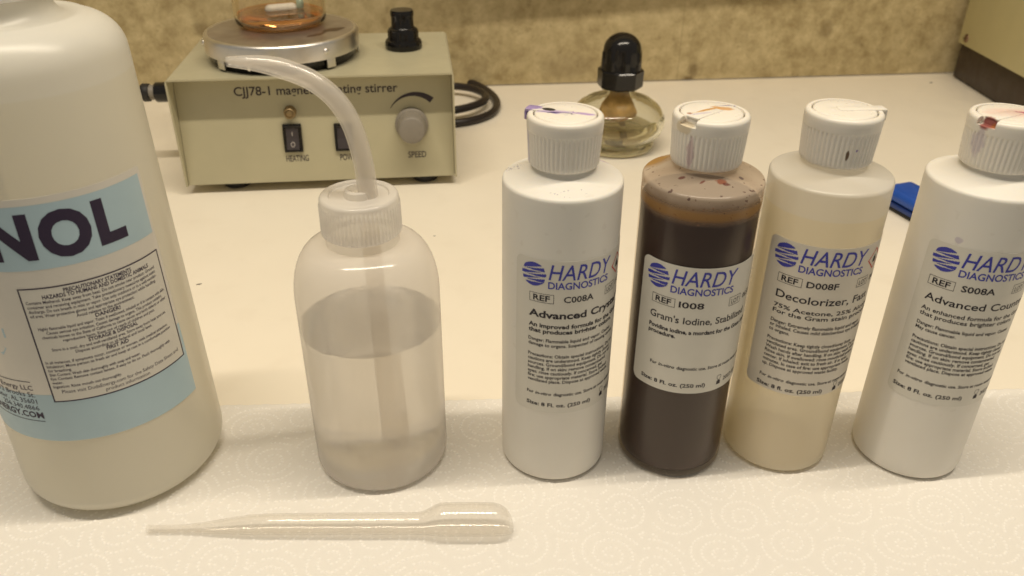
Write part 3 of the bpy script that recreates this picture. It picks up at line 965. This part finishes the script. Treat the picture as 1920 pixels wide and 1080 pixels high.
# ------------------------------------------------------------------ methanol jug
def jug():
    rt = root('solvent_jug', (-188.2, 307.2, ZT), 'large translucent round jug with blue and white label, cut by the left edge', 'jug')
    def rj(z):
        return 45.4 - 0.0211 * z
    prof = [(0, 4), (29, 3.5), (33, 0.3), (34, 0)] + arc(rj(12) - 11, 11, 11, -90, 0, 9)[1:]
    prof += [(rj(z), z) for z in (20, 45, 80, 120, 160, 185, 194)]
    prof += arc(rj(195) - 14, 195, 14, 8, 78, 9)
    prof += [(29, 209.6), (26, 209.6), (23.5, 209.2), (21, 210), (19.3, 213), (19, 219), (19, 232)]
    V, F = lathe(prof, 192)
    mkobj('body', V, F, milky('jug_polyethylene', (0.985, 0.98, 0.94), 0.24, (1.0, 0.995, 0.97), 0.33, 0.36, blur=0.3, stains=[dict(pos=(0, 0, 94.6), scale=(4000, 4000, 94.6), color=(0.945, 0.93, 0.86), namp=0.0, soft=0.004, a=1.0, wet=True)]), rt, sharp=60)
    lq = [(0, 5), (29, 4.6), (34, 2.2), (42.5, 9), (rj(20) - 0.9, 18)] + [(rj(z) - 0.8, z) for z in (45, 80, 120, 160, 187.9)] + [(rj(190) - 1.4, 189.0), (0, 188.8)]
    V, F = lathe(lq, 160)
    mkobj('liquid', V, F, milky('methanol_liquid', (0.95, 0.92, 0.80), 0.74, (0.985, 0.965, 0.88), 0.3, 0.7, gl=0.3), rt, sharp=40)
    V, F = lathe([(20.0, 217), (21.2, 217.4), (21.4, 232), (20.4, 234), (0, 234.4)], 96, rmod=lambda q, z, a: q + (0.3 * math.cos(50 * a) if q > 21.1 else 0))
    mkobj('cap', V, F, MAT['cap_white'], rt, sharp=50)
    rad = 43.0
    rf = lambda z: rj(z)
    lab = label_sheet('label', -95, 59.7, 46.2, 155.0, rad, 0.2, plastic('jug_label_film', (0.70, 0.665, 0.60), 0.4, 0.04, 60), rt, 1.0, rfun=rf)
    lb = plastic('light_blue_print', (0.44, 0.58, 0.65), 0.4, 0.04, 40)
    P = Print()
    P.rect(-95, 58.2, 126.6, 152.2)
    P.on_cylinder('blue_band', rad, 0.25, lb, lab, rf)
    P = Print()
    P.rect(-95, 59.65, 46.25, 70)
    P.rect(58.2, 59.65, 70, 82)
    P.on_cylinder('blue_footer', rad, 0.25, lb, lab, rf)
    # pale gear emblem at the frame edge
    P = Print()
    cx_, cz_ = -24, 99
    for k in range(10):
        a = 2 * math.pi * k / 10
        P.poly([(cx_ + 10 * math.cos(a - 0.2), cz_ + 10 * math.sin(a - 0.2)), (cx_ + 15.5 * math.cos(a - 0.14), cz_ + 15.5 * math.sin(a - 0.14)), (cx_ + 15.5 * math.cos(a + 0.14), cz_ + 15.5 * math.sin(a + 0.14)), (cx_ + 10 * math.cos(a + 0.2), cz_ + 10 * math.sin(a + 0.2))])
    for k in range(40):
        a, b = 2 * math.pi * k / 40, 2 * math.pi * (k + 1) / 40
        P.poly([(cx_ + 8 * math.cos(a), cz_ + 8 * math.sin(a)), (cx_ + 12 * math.cos(a), cz_ + 12 * math.sin(a)), (cx_ + 12 * math.cos(b), cz_ + 12 * math.sin(b)), (cx_ + 8 * math.cos(b), cz_ + 8 * math.sin(b))])
    P.on_cylinder('gear_emblem', rad, 0.25, lb, lab, rf)
    P = Print()
    P.text('METHA', -5.2, 131.8, 16.2, bold=0.05, align='R', step=1.5)
    P.text('N', -3.2, 131.8, 16.2, width=16.4, bold=0.05, step=1.5)
    P.text('O', 15.3, 131.4, 16.4, width=18.0, bold=0.05, step=1.5)
    P.text('L', 35.1, 131.8, 16.2, width=11.1, bold=0.05, step=1.5)
    s0, s1, z0, z1 = 2.2, 57.8, 66.4, 119.2
    # the boxed text stands on white
    W = Print()
    W.rect(s0, s1, z0, z1)
    W.on_cylinder('text_panel', rad, 0.29, MAT['label_paper'], lab, rf)
    P.frame(s0, s1, z0, z1, 0.55)
    c = (s0 + s1) / 2 + 0.6
    rows = [('b', 'PRECAUTIONARY STATEMENTS', 25.5), ('b', 'HAZARDS TO HUMANS AND DOMESTIC ANIMALS', 41), ('l', 'Contains Methanol. Keep away from heat. Do not smoke near product. Ground', 50), ('l', 'container and receiving equipment. Take precautionary measures against static', 50), ('l', 'discharge. Do not breath in mist or vapor. Use only outdoors or in a well-ventilat-', 50), ('l', 'ed area. Wear protective gloves and appropriate eye protection while handling.', 49), ('c', 'Avoid release to the environment.', 22), ('b', 'DANGER!', 9.5),
            ('c', 'Highly flammable liquid and vapor. Toxic if swallowed, inhaled or if in contact with skin.', 51), ('c', 'Causes serious eye irritation. Causes damage to organs. This product contains', 46), ('c', 'chemicals known to the State of California to cause cancer and birth defects or other', 50), ('c', 'reproductive harm. Keep out of reach of children and pets.', 36), ('b', 'STORAGE & DISPOSAL', 19), ('c', 'Store in a cool, dry and well-ventilated area. Store away from heat sources.', 46), ('c', 'Dispose according to all federal and local laws.', 30), ('b', 'FIRST AID', 8.5),
            ('l', 'In all instances, if symptoms occur, continue or worsen, seek medical attention.', 49), ('l', 'Inhalation: Move person to fresh air and keep at rest in a comfortable position', 50), ('l', 'for breathing.', 8.5), ('l', 'Skin Contact: Wash skin thoroughly with soap and water.', 34), ('l', 'Eye Contact: Remove contact lenses, if easy to do so. Flush thoroughly with', 48), ('l', 'water.', 4), ('l', 'Ingestion: Rinse mouth out thoroughly.', 25)]
    z = 116.2
    for k, txt, wd in rows:
        if k == 'l':
            P.text(txt, s0 + 1.6, z, 1.28, width=wd, bold=0.012)
        else:
            P.text(txt, c, z, 1.6 if k == 'b' else 1.28, width=wd, align='C', bold=0.025 if k == 'b' else 0.012)
        z -= 1.95
    P.text('Please visit DudaEnergy.com for the Safety Data Sheet and', c, 70.6, 1.6, width=48.5, align='C')
    P.text('product information', c, 68.2, 1.6, width=17.5, align='C')
    P.on_cylinder('lettering', rad, 0.33, MAT['ink_violet'], lab, rf)
    Q = Print()
    Q.rect(-45, -5, 76.0, 76.3)
    for i, txt in enumerate(['Duda Energy LLC', '2112 Brooks St.', 'Decatur, AL 35601', '256.340.4866']):
        Q.text(txt, -4.8, 72.0 - 3.35 * i, 2.3, align='R', bold=0.0)
    Q.text('DUDAENERGY.COM', -3.9, 58.0, 2.9, align='R', bold=0.025)
    Q.rect(-45, -4.0, 56.2, 56.5)
    Q.on_cylinder('address_lettering', rad, 0.33, MAT['ink_violet'], lab, rf)
jug()

# ------------------------------------------------------------------ transfer pipette lying on the towel
def pipette():
    a, b = Vector((-159.5, 255.5, 2.6 + ZT)), Vector((1.5, 257.5, 7.3 + ZT))
    L = (b - a).length
    rt = root('transfer_pipette', (a.x, a.y, ZT), 'clear plastic transfer pipette with bulb lying on the paper towel', 'pipette')
    a0 = Vector((a.x, a.y, ZT))
    d = (b - a).normalized()
    key = [(0, 1.75), (0.04, 1.7), (0.10, 1.85), (0.16, 2.5), (0.22, 3.5), (0.28, 4.3), (0.34, 4.6), (0.5, 4.7), (0.72, 4.8), (0.748, 4.95), (0.765, 5.6), (0.785, 6.6), (0.80, 7.1), (0.82, 7.25), (0.9, 7.3), (0.945, 7.2), (0.965, 6.7), (0.982, 5.6), (0.993, 3.9), (0.999, 1.6), (1.0, 0.3)]
    us = np.array([k[0] for k in key])
    rs = np.array([k[1] for k in key])
    uu_ = np.unique(np.concatenate([np.linspace(0, 1, 90), us]))
    rr_ = np.interp(uu_, us, rs)
    pts = []
    for u, q in zip(uu_, rr_):
        p = a + d * (L * u)
        # the lower side rests on the towel
        p.z = ZT + 0.35 + max(q, 1.8)
        pts.append(p - a0)
    m = milky('clear_polyethylene', (0.98, 0.96, 0.93), 0.90, (1.0, 0.992, 0.98), 0.06, 0.3, gl=1.2)
    nb = int(np.searchsorted(uu_, 0.757))
    side = Vector((0, 0, 1)).cross(d).normalized()
    upv = d.cross(side).normalized()
    def rings(P_, R2, seg=28):
        V, F = [], []
        for c_, q in zip(P_, R2):
            for k in range(seg):
                a_ = 2 * math.pi * k / seg
                V.append(tuple(c_ + side * (q * math.cos(a_)) + upv * (q * math.sin(a_))))
        for i in range(len(P_) - 1):
            for k in range(seg):
                k2 = (k + 1) % seg
                F.append((i * seg + k, i * seg + k2, (i + 1) * seg + k2, (i + 1) * seg + k))
        return V, F
    V, F = rings(pts[:nb + 1], rr_[:nb + 1])
    mkobj('stem', V, F, m, rt)
    V, F = rings(pts[nb:], rr_[nb:])
    mkobj('bulb', V, F, m, rt)
    ri = [max(0.3, q - 0.75) for q in rr_]
    V, F = rings(pts[:-3], ri[:-3], 24)
    mkobj('bore', V, F, milky('clear_polyethylene_inner', (0.95, 0.92, 0.86), 0.96, (1.0, 0.995, 0.985), 0.07, 0.3, gl=0.8), rt)
pipette()

# ------------------------------------------------------------------ magnetic stirrer
SX, SY, SW, SD, SB, ST = -264.6, 613.0, 219.3, 134.0, 8.0, 95.6
REC = 18.0
def py(z):
    # the front panel leans back: flush near the foot, deep under the hood lip
    return 3.0 + 15.0 * (z - 8.0) / 86.0
def stirrer():
    rt = root('magnetic_stirrer', (SX, SY, 0), 'beige steel magnetic heating stirrer box with round metal hotplate and grey knob', 'stirrer', rz=YAW)
    bm = bmesh.new()
    t_ = 1.4
    prof = [(0, SB), (0, ST - 3)] + [(3 - 3 * math.cos(R_(a)), ST - 3 + 3 * math.sin(R_(a))) for a in (30, 60, 90)] + [(SW - 3 + 3 * math.sin(R_(a)), ST - 3 + 3 * math.cos(R_(a))) for a in (0, 30, 60, 90)] + [(SW, SB)]
    inner = [(min(max(x, t_), SW - t_), min(z, ST - t_)) for x, z in prof]
    rows = []
    for y in (0, SD):
        rows.append([bm.verts.new((x, y, z)) for x, z in prof])
    for y in (0, SD):
        rows.append([bm.verts.new((x, y, z)) for x, z in inner])
    n = len(prof)
    for i in range(n - 1):
        bm.faces.new((rows[0][i], rows[0][i + 1], rows[1][i + 1], rows[1][i]))
        bm.faces.new((rows[2][i + 1], rows[2][i], rows[3][i], rows[3][i + 1]))
        bm.faces.new((rows[0][i + 1], rows[0][i], rows[2][i], rows[2][i + 1]))
        bm.faces.new((rows[1][i], rows[1][i + 1], rows[3][i + 1], rows[3][i]))
    bm.faces.new((rows[0][0], rows[1][0], rows[3][0], rows[2][0]))
    bm.faces.new((rows[0][-1], rows[2][-1], rows[3][-1], rows[1][-1]))
    bmesh.ops.remove_doubles(bm, verts=bm.verts, dist=0.001)
    bmobj('hood', bm, MAT['beige_paint'], rt, sharp=50)
    bm = bmesh.new()
    for v_ in box(bm, t_ + 0.3, SW - t_ - 0.3, 0, 1.4, SB + 0.2, ST - t_ - 0.2):
        v_.co.y += py(v_.co.z)
    pan = bmobj('front_panel', bm, MAT['beige_paint'], rt, smooth=False)
    bm = bmesh.new()
    box(bm, t_ + 0.3, SW - t_ - 0.3, 5.0, SD - 1, SB - 0.6, SB + 0.8, 0.3)
    bmobj('base_plate', bm, MAT['beige_paint'], rt)
    bm = bmesh.new()
    box(bm, t_ + 0.3, SW - t_ - 0.3, SD - 3, SD - 1.6, SB + 1.6, ST - t_ - 0.2)
    bmobj('back_panel', bm, MAT['beige_paint'], rt, smooth=False)
    # print on the panel
    pm_ = plastic('panel_print', (0.035, 0.025, 0.035), 0.5, 0.0)
    def printed(nm, Q):
        mkobj(nm, [(s_, py(z_) - 0.12, z_) for s_, z_ in Q.v], Q.f, pm_, pan, smooth=False)
    for nm, args, kw in (('title_lettering', ('CJJ78-1 magnetic heating stirrer', 46.5, 77.4, 6.6), dict(width=128.0, bold=0.014)),
                         ('heating_lettering', ('HEATING', 90.2, 24.6, 4.8), dict(width=18.0, align='C', bold=0.012)),
                         ('power_lettering', ('POWER', 132.2, 24.2, 4.8), dict(width=15.5, align='C', bold=0.012)),
                         ('speed_lettering', ('SPEED', 187.4, 24.4, 4.8), dict(width=14.8, align='C', bold=0.012))):
        P = Print()
        P.text(*args, **kw)
        printed(nm, P)
    P = Print()
    cxk, czk, ro = 187.0, 52.6, 22.5
    k = 26
    for i in range(k):
        a0, a1 = R_(148 - (148 - 50) * i / k), R_(148 - (148 - 50) * (i + 1) / k)
        w0, w1 = 0.4 + 4.6 * i / k, 0.4 + 4.6 * (i + 1) / k
        q = lambda a, rad: (cxk + rad * math.cos(a), czk + rad * math.sin(a))
        P.poly([q(a0, ro - w0 / 2), q(a1, ro - w1 / 2), q(a1, ro + w1 / 2), q(a0, ro + w0 / 2)])
    printed('speed_scale', P)
    # indicator lamp
    def yl(prof, seg, cx_, cz_, rmod=None):
        V, F = lathe(prof, seg, rmod=rmod)
        return [(cx_ + x, py(cz_ + y) - z, cz_ + y) for x, y, z in V], F
    V, F = yl([(5.0, 0), (5.0, 1.2), (4.6, 1.8), (4.2, 2.0), (4.2, 5.0), (3.9, 5.6), (3.3, 5.8), (3.2, 4.6), (2.2, 5.2), (0, 5.4)], 32, 88.2, 64.0)
    mkobj('indicator_lamp', V, F, MAT['brass'], rt, sharp=45)
    # rocker switches
    def switch(x0, x1, z0, z1, marks):
        REC = py((z0 + z1) / 2) - 0.3
        lean = lambda o_: [setattr(v_.co, 'y', v_.co.y + (py(v_.co.z / MM) - py((z0 + z1) / 2)) * MM) for v_ in o_.data.vertices]
        bm = bmesh.new()
        box(bm, x0, x1, REC - 2.0, REC - 0.05, z1 - 2.6, z1, 0.4)
        box(bm, x0, x1, REC - 2.0, REC - 0.05, z0, z0 + 2.2, 0.4)
        box(bm, x0, x0 + 2.0, REC - 2.0, REC - 0.05, z0 + 2.2, z1 - 2.6)
        box(bm, x1 - 2.4, x1, REC - 2.0, REC - 0.05, z0 + 2.2, z1 - 2.6)
        s = bmobj('rocker_switch', bm, MAT['black_plastic'], rt)
        lean(s)
        bm = bmesh.new()
        zm = (z0 + z1) / 2
        vs_ = []
        pr_ = [(REC - 0.2, z0 + 2.4), (REC - 3.4, z0 + 2.5), (REC - 1.4, zm - 0.5), (REC - 0.9, z1 - 2.8), (REC - 0.15, z1 - 2.8)]
        A = [bm.verts.new((x0 + 2.2, y, z)) for y, z in pr_]
        B = [bm.verts.new((x1 - 2.6, y, z)) for y, z in pr_]
        for i in range(len(pr_)):
            j = (i + 1) % len(pr_)
            bm.faces.new((A[i], A[j], B[j], B[i]))
        bm.faces.new(A[::-1])
        bm.faces.new(B)
        lean(bmobj('rocker', bm, plastic('dark_grey_plastic', (0.05, 0.042, 0.045), 0.4, 0.05), s, smooth=False))
        if marks:
            V, F = [], []
            mm_ = []
            xm = (x0 + x1) / 2 - 0.2
            def pt(x, z):
                u = (z - (z0 + 2.5)) / (zm - 0.5 - z0 - 2.5)
                y = REC - 3.4 + 2.0 * u if u <= 1 else REC - 1.4 + 0.5 * (z - zm + 0.5) / (z1 - 2.3 - zm)
                return (x, y - 0.25, z)
            def quad(a, b, c, d):
                o_ = len(V)
                V.extend([pt(*a), pt(*b), pt(*c), pt(*d)])
                F.append((o_, o_ + 1, o_ + 2, o_ + 3))
            quad((xm - 0.25, zm + 2.0), (xm + 0.25, zm + 2.0), (xm + 0.25, zm + 5.0), (xm - 0.25, zm + 5.0))
            for i in range(14):
                a, b = 2 * math.pi * i / 14, 2 * math.pi * (i + 1) / 14
                oo = (xm, zm - 4.6)
                quad((oo[0] + 1.2 * math.cos(a), oo[1] + 1.5 * math.sin(a)), (oo[0] + 1.7 * math.cos(a), oo[1] + 2.0 * math.sin(a)), (oo[0] + 1.7 * math.cos(b), oo[1] + 2.0 * math.sin(b)), (oo[0] + 1.2 * math.cos(b), oo[1] + 1.5 * math.sin(b)))
            lean(mkobj('switch_marks', V, F, plastic('white_marks', (0.5, 0.45, 0.42), 0.5, 0), s, smooth=False))
    switch(81.0, 95.8, 32.6, 54.8, True)
    switch(121.6, 136.4, 32.2, 54.2, False)
    # speed knob
    V, F = yl([(13.4, 0.3), (13.4, 2.2), (12.8, 3.0), (11.7, 3.3), (11.5, 5), (10.6, 15.5), (10.1, 16.6), (9.4, 17.0), (0, 17.2)], 120, 184.2, 51.4, rmod=lambda q, z, a: q + (0.22 * math.cos(30 * a) if 3.5 < z < 16 and q > 10.6 else 0))
    mkobj('speed_knob', V, F, MAT['grey_knob'], rt, sharp=45)
    # feet
    for x, y in ((36, 22), (193, 20), (36, 112), (193, 112)):
        V, F = lathe([(0, 0.05), (9.5, 0.05), (10.6, 0.8), (11.2, 7.9), (0, 7.95)], 32, (x, y))
        mkobj('foot', V, F, MAT['dark_rubber'], rt, sharp=45)
    # hotplate
    cx_, cy_ = 82.5, 62.5
    pm = plastic('stained_hotplate', (0.52, 0.47, 0.41), 0.38, 0.18, 35, [
        dict(pos=(cx_ + 42, cy_ - 10, 118.5), scale=(5, 11, 4), rot=-0.9, color=(0.05, 0.015, 0.01), nscale=180, namp=1.3, a=0.9),
        dict(pos=(cx_ + 30, cy_ - 26, 118.5), scale=(3, 10, 4), rot=-0.8, color=(0.10, 0.05, 0.03), nscale=180, namp=1.4, a=0.8),
        dict(pos=(cx_, cy_ - 10, 118.5), scale=(46, 40, 5), color=(0.25, 0.16, 0.10), nscale=70, namp=1.6, a=0.45, soft=0.5)], metallic=0.85)
    V, F = lathe([(0, 118.3), (56, 118.3), (58, 117.9)], 128, (cx_, cy_))
    hp = mkobj('hotplate', V, F, pm, rt, sharp=50)
    V, F = lathe([(57.9, 117.8), (58.4, 118.35), (59.4, 118.4), (60.5, 117.9), (61.3, 116.9), (61.7, 115.4), (61.7, 104.4), (61.0, 104.2)], 160, (cx_, cy_))
    mkobj('metal_rim', V, F, MAT['steel'], hp, sharp=50)
    V, F = lathe([(58.6, 112), (58.4, 99.6), (57.5, 99.0), (56, 95.7)], 96, (cx_, cy_))
    mkobj('black_collar', V, F, MAT['black_plastic'], hp, sharp=50)
    for ang in (-128, -102, -40, 15, 80, 160):
        bm = bmesh.new()
        wd_ = 4.0 if ang != -102 else 1.2
        box(bm, 59.6, 61.2, -wd_, wd_, 97.4 if wd_ > 2 else 99.5, 105.5, 0.3, rot=Matrix.Translation((cx_, cy_, 0)) @ Matrix.Rotation(R_(ang) - YAW, 4, 'Z'))
        bmobj('rim_tab', bm, MAT['steel'], hp)
    for ang in (-163, -44, 60):
        bm = bmesh.new()
        bmesh.ops.create_uvsphere(bm, u_segments=16, v_segments=8, radius=2.6)
        bmesh.ops.scale(bm, vec=(0.6, 1, 1), verts=bm.verts)
        box(bm, 1.2, 1.7, -2.0, 2.0, -0.4, 0.4)
        bmesh.ops.transform(bm, matrix=Matrix.Translation((cx_, cy_, 0)) @ Matrix.Rotation(R_(ang) - YAW, 4, 'Z') @ Matrix.Translation((61.8, 0, 110.5)), verts=bm.verts)
        bmobj('rim_screw', bm, MAT['steel'], hp)
    # stepped black clamp on top
    pr_ = [(0, 95.7), (15.0, 95.7), (15.4, 97), (15.4, 101), (14.6, 103), (13.2, 103.6), (12.8, 105), (12.9, 110), (12.0, 112.2), (10.6, 112.8), (9.6, 114.5), (9.3, 122.5), (9.9, 123), (9.9, 126.4), (9.2, 127.6), (0, 127.8)]
    V, F = lathe(pr_, 96, (180.5, 79), rmod=lambda q, z, a: q)
    V = [(x + (0 if z > 113 else 0.25 * math.cos(24 * math.atan2(y - 79, x - 180.5)) * (x - 180.5) / 14), y, z) for x, y, z in V]
    mkobj('rod_clamp', V, F, MAT['black_plastic'], rt, sharp=40)
    # plug on the left flank
    for nm, pr2, mt in (('plug', [(0, 0), (8.0, 0), (8.4, 1), (8.4, 29), (7.6, 30), (6.0, 30.2)], 'black_plastic'), ('plug_collar', [(6.2, 30.0), (6.3, 34.5)], 'grey_knob'), ('plug_end', [(6.2, 34.5), (7.4, 34.8), (7.6, 37), (7.6, 40), (6.6, 41.4), (0, 41.8)], 'dark_rubber')):
        V, F = lathe(pr2, 40)
        mkobj(nm, [(-z, 72 + y, 65.0 + x) for x, y, z in V], F, MAT[mt], rt, sharp=45)
    # power cord coiled beside and behind the box (local frame of the stirrer)
    Ri = Matrix.Rotation(-YAW, 3, 'Z')
    pts = [(-100, 905, 30), (-90, 926, 8), (-69, 926, 4.4), (-50, 920, 4.2), (-34, 899, 4.2), (-22, 871, 4.2), (-17, 843, 4.2), (-22, 814, 4.2), (-39, 792, 4.2), (-62, 782, 4.2), (-90, 790, 4.2), (-110, 830, 4.2), (-104, 868, 6), (-86, 884, 9.5), (-66, 885, 10.2), (-48, 878, 10.5), (-35, 864, 10.5), (-29, 847, 10.5), (-33, 828, 10.5), (-47, 811, 10.5), (-66, 800, 10), (-90, 800, 5)]
    pl = [Ri @ (Vector(p) - Vector((SX, SY, 0))) for p in pts]
    pth = smooth_path(pl, 7)
    V, F = tube(pth, [4.0] * len(pth), 14)
    mkobj('power_cord', V, F, MAT['cord_rubber'], rt)
stirrer()

# ------------------------------------------------------------------ beaker with orange liquid, stir bar, probe
ZP = 118.7
def beaker():
    bx_, by_ = -193.5, 700.5
    rt = root('beaker', (bx_, by_, ZP), 'glass beaker with a shallow orange liquid standing on the hotplate', 'beaker')
    outp = [(0, 0.9), (26, 0.6), (30, 0.0)] + arc(31.0, 6.0, 6.0, -90, 0, 7)[1:] + [(37.1, 15), (36.8, 50), (36.5, 88), (37.6, 92), (38.4, 93)]
    inp = [(37.4, 93.4), (35.6, 92), (34.8, 88), (34.9, 50), (35.2, 15), (35.1, 9)] + arc(30.2, 7.2, 4.8, 0, -90, 6) + [(0, 2.6)]
    V, F = lathe(outp + inp, 96)
    mkobj('glass', V, F, glass('beaker_glass', (0.99, 0.97, 0.93), 1.47), rt, sharp=60)
    lq = [(0, 2.9), (29.5, 2.7), (33.6, 4.6), (34.7, 8.0), (34.9, 9.6), (34.2, 9.0), (0, 8.8)]
    V, F = lathe(lq, 96)
    mkobj('liquid', V, F, glass('orange_liquid', (1.0, 0.86, 0.70), 1.34), rt, sharp=40)
    a, b = Vector((-207, 704, ZP + 9.4)), Vector((-183, 716, ZP + 9.4))
    o = root('stir_bar', (a.x, a.y, ZP + 5), 'white capsule-shaped stir bar lying in the beaker', 'stir bar')
    bpy.data.objects.remove(o)
    ax = (b - a).normalized()
    pts, rd = [], []
    for k in range(9):
        u = k / 8 * 90
        pts.append(a + ax * (4.2 * (1 - math.cos(R_(u)))))
        rd.append(max(0.2, 4.2 * math.sin(R_(u))))
    L = (b - a).length
    for k in range(8, -1, -1):
        u = k / 8 * 90
        pts.append(a + ax * (L - 4.2 * (1 - math.cos(R_(u)))))
        rd.append(max(0.2, 4.2 * math.sin(R_(u))))
    V, F = tube([p - a for p in pts], rd, 24)
    o = mkobj('stir_bar', V, F, plastic('white_teflon', (0.82, 0.78, 0.72), 0.4, 0.02))
    o.location = a * MM
    tag(o, 'white capsule-shaped stir bar lying in the beaker', 'stir bar')
    # thin probe standing in the beaker
    p0 = Vector((-180.5, 718, ZP + 7))
    rt2 = root('probe', tuple(p0), 'thin dark probe rod with pale green tip dipping into the beaker', 'probe')
    V, F = tube([(0, 0, 8), (1.5, 4, 60), (3, 8, 120)], [2.7, 2.7, 2.7], 20)
    mkobj('rod', V, F, plastic('dark_blue_rod', (0.02, 0.02, 0.05), 0.35, 0.05), rt2)
    V, F = tube([(-0.4, -1, -1.0), (-0.3, -0.8, 0.5), (0.0, -0.3, 5), (0.1, 0, 9)], [1.2, 2.9, 3.2, 3.0], 20)
    mkobj('tip', V, F, plastic('green_tip', (0.32, 0.42, 0.33), 0.3, 0.05), rt2)
beaker()

# ------------------------------------------------------------------ spirit lamp
def spirit_lamp():
    rt = root('spirit_lamp', (96.6, 735.1, 0), 'squat glass spirit lamp with black fluted cap behind the white bottle', 'spirit lamp')
    outp = [(0, 1.2), (26, 1.0), (30, 0.2), (32.5, 0.2), (34.6, 1.6), (35.4, 4.5), (34.8, 7.2), (33.6, 8.6), (34.6, 9.8), (37.5, 12.0), (41.0, 16.5), (43.0, 21.5), (43.5, 26), (42.9, 30.0), (41.6, 31.2), (41.2, 33.0), (39.0, 37.2), (35.0, 41.2), (29.5, 44.6), (23.5, 47.0), (18, 48.8), (14, 50.4), (12.2, 52.4), (11.6, 55), (11.6, 64)]
    inp = [(9.4, 64), (9.4, 54), (10.4, 50.5), (13.5, 47.6), (18.5, 45.6), (25.0, 43.0), (30.8, 39.8), (35.4, 36.0), (38.2, 32.0), (40.2, 27), (39.8, 22), (37.8, 17.5), (33.5, 12.6), (28, 8.6), (22, 6.4), (0, 5.6)]
    V, F = lathe(outp + inp, 112)
    mkobj('glass_body', V, F, glass('lamp_glass', (0.99, 0.99, 0.955), 1.46, 0.0, 0.06), rt, sharp=70)
    V, F = lathe([(0, 5.9), (21.8, 6.7), (27.8, 8.9), (33.2, 12.9), (37.2, 17.2), (38.6, 20), (0, 20)], 96)
    mkobj('fuel', V, F, glass('lamp_fuel', (0.98, 0.96, 0.88), 1.36), rt, sharp=40)
    wm = plastic('brown_wick', (0.62, 0.38, 0.13), 0.8, 0.3, 120, bumps=(500, 0.5, 0.001))
    V, F = lathe([(0, 26.5), (7.5, 27), (15.5, 30), (17.0, 33.5), (14.5, 39), (11.2, 44), (9.0, 49), (8.2, 54), (7.8, 66), (0, 67)], 64, rmod=lambda q, z, a: q * (1 + 0.05 * math.sin(5 * a + z * 0.3)))
    mkobj('wick_holder', V, F, wm, rt)
    wp = smooth_path([(2, 0, 28), (6, 4, 18), (-6, 12, 10), (-20, 6, 9.5), (-16, -12, 10)], 6)
    V, F = tube(wp, [2.6] * len(wp), 12)
    mkobj('wick', V, F, plastic('pale_cotton_wick', (0.55, 0.45, 0.28), 0.9, 0.2, 200), rt)
    # cap
    def oct_(q, z, a):
        k = math.pi / 8
        f = math.cos(k) / math.cos((a + R_(12)) % (2 * k) - k)
        return q * 1.02 * f if z < 72.9 and q > 17.5 else q
    V, F = lathe([(17.2, 57.2), (19.6, 57.0), (20.4, 58.2), (20.6, 72.0), (19.8, 72.8), (17.6, 73.0)], 128, rmod=oct_)
    cp = mkobj('cap', V, F, MAT['black_plastic'], rt, sharp=30)
    def flute(q, z, a):
        if 73.2 < z < 89:
            c = abs(math.sin(4 * (a + 0.2)))
            return q + (0.9 if c > 0.86 else 0.0)
        return q
    V, F = lathe([(17.9, 73.0), (17.6, 73.6), (17.4, 80), (17.0, 88), (16.9, 89.4)] + [(16.9 * math.cos(R_(a)), 89.4 + 15.0 * math.sin(R_(a))) for a in (12, 24, 36, 48, 60, 72, 82, 90)], 160, rmod=flute)
    mkobj('dome', V, F, MAT['black_plastic'], cp, sharp=40)
spirit_lamp()

# ------------------------------------------------------------------ blue case behind the two right bottles
def blue_case():
    rt = root('plastic_case', (318, 591, 0), 'royal blue plastic case lying on the bench between the two right bottles', 'case', rz=R_(-70))
    bm = bmesh.new()
    box(bm, -22, 48, -17, 12, 8.0, 18, 4.5, 4)
    bmobj('lid', bm, plastic('blue_plastic', (0.012, 0.08, 0.43), 0.38, 0.1, 60), rt)
    bm = bmesh.new()
    box(bm, -23, 47, -16, 16, 3.2, 7.6, 1.5, 3)
    bmobj('tray', bm, plastic('darker_blue_plastic', (0.018, 0.05, 0.22), 0.4, 0.1, 60), rt)
    bm = bmesh.new()
    box(bm, -22, 46, -15, 15, 0.2, 3.0, 0.8, 2)
    bmobj('underside_shadow', bm, MAT['dark_rubber'], rt)  # black slab standing in for the shadow under the case
blue_case()

# ------------------------------------------------------------------ instrument cabinet at the right
def cabinet():
    rt = root('instrument_cabinet', (515, 780, 0), 'cream metal instrument cabinet on dark plinth in the right corner', 'cabinet')
    bm = bmesh.new()
    box(bm, 0, 260, -60, 186, 41.5, 220, 1.2)
    bmobj('casing', bm, plastic('cream_painted_steel', (0.54, 0.49, 0.27), 0.45, 0.04, 20, bumps=(900, 0.05, 0.0003)), rt)
    bm = bmesh.new()
    box(bm, 7, 252, -56, 189.5, 1.5, 41.2, 0.8)
    bmobj('plinth', bm, plastic('dark_brown_plinth', (0.055, 0.038, 0.026), 0.5, 0.1, 30), rt)
    bm = bmesh.new()
    box(bm, 9, 250, -54, 187, 0.1, 1.5)
    bmobj('gasket', bm, MAT['dark_rubber'], rt, smooth=False)
    V, F = lathe([(0, 2.2), (2.0, 2.1), (4.2, 1.2), (4.8, 0.0)], 24)
    bm = bmesh.new()
    mkobj('screw', [(-z, 169.5 + x, 49.8 + y) for x, y, z in V], F, plastic('bronze_screw', (0.25, 0.16, 0.10), 0.3, 0.2, 300, metallic=0.8), rt)
    box(bm, -2.6, -2.3, 169.5 - 3, 169.5 + 3, 49.4, 50.2)
    bmobj('screw_slot', bm, MAT['dark_rubber'], rt, smooth=False)
cabinet()

bpy.data.objects.remove(_to)
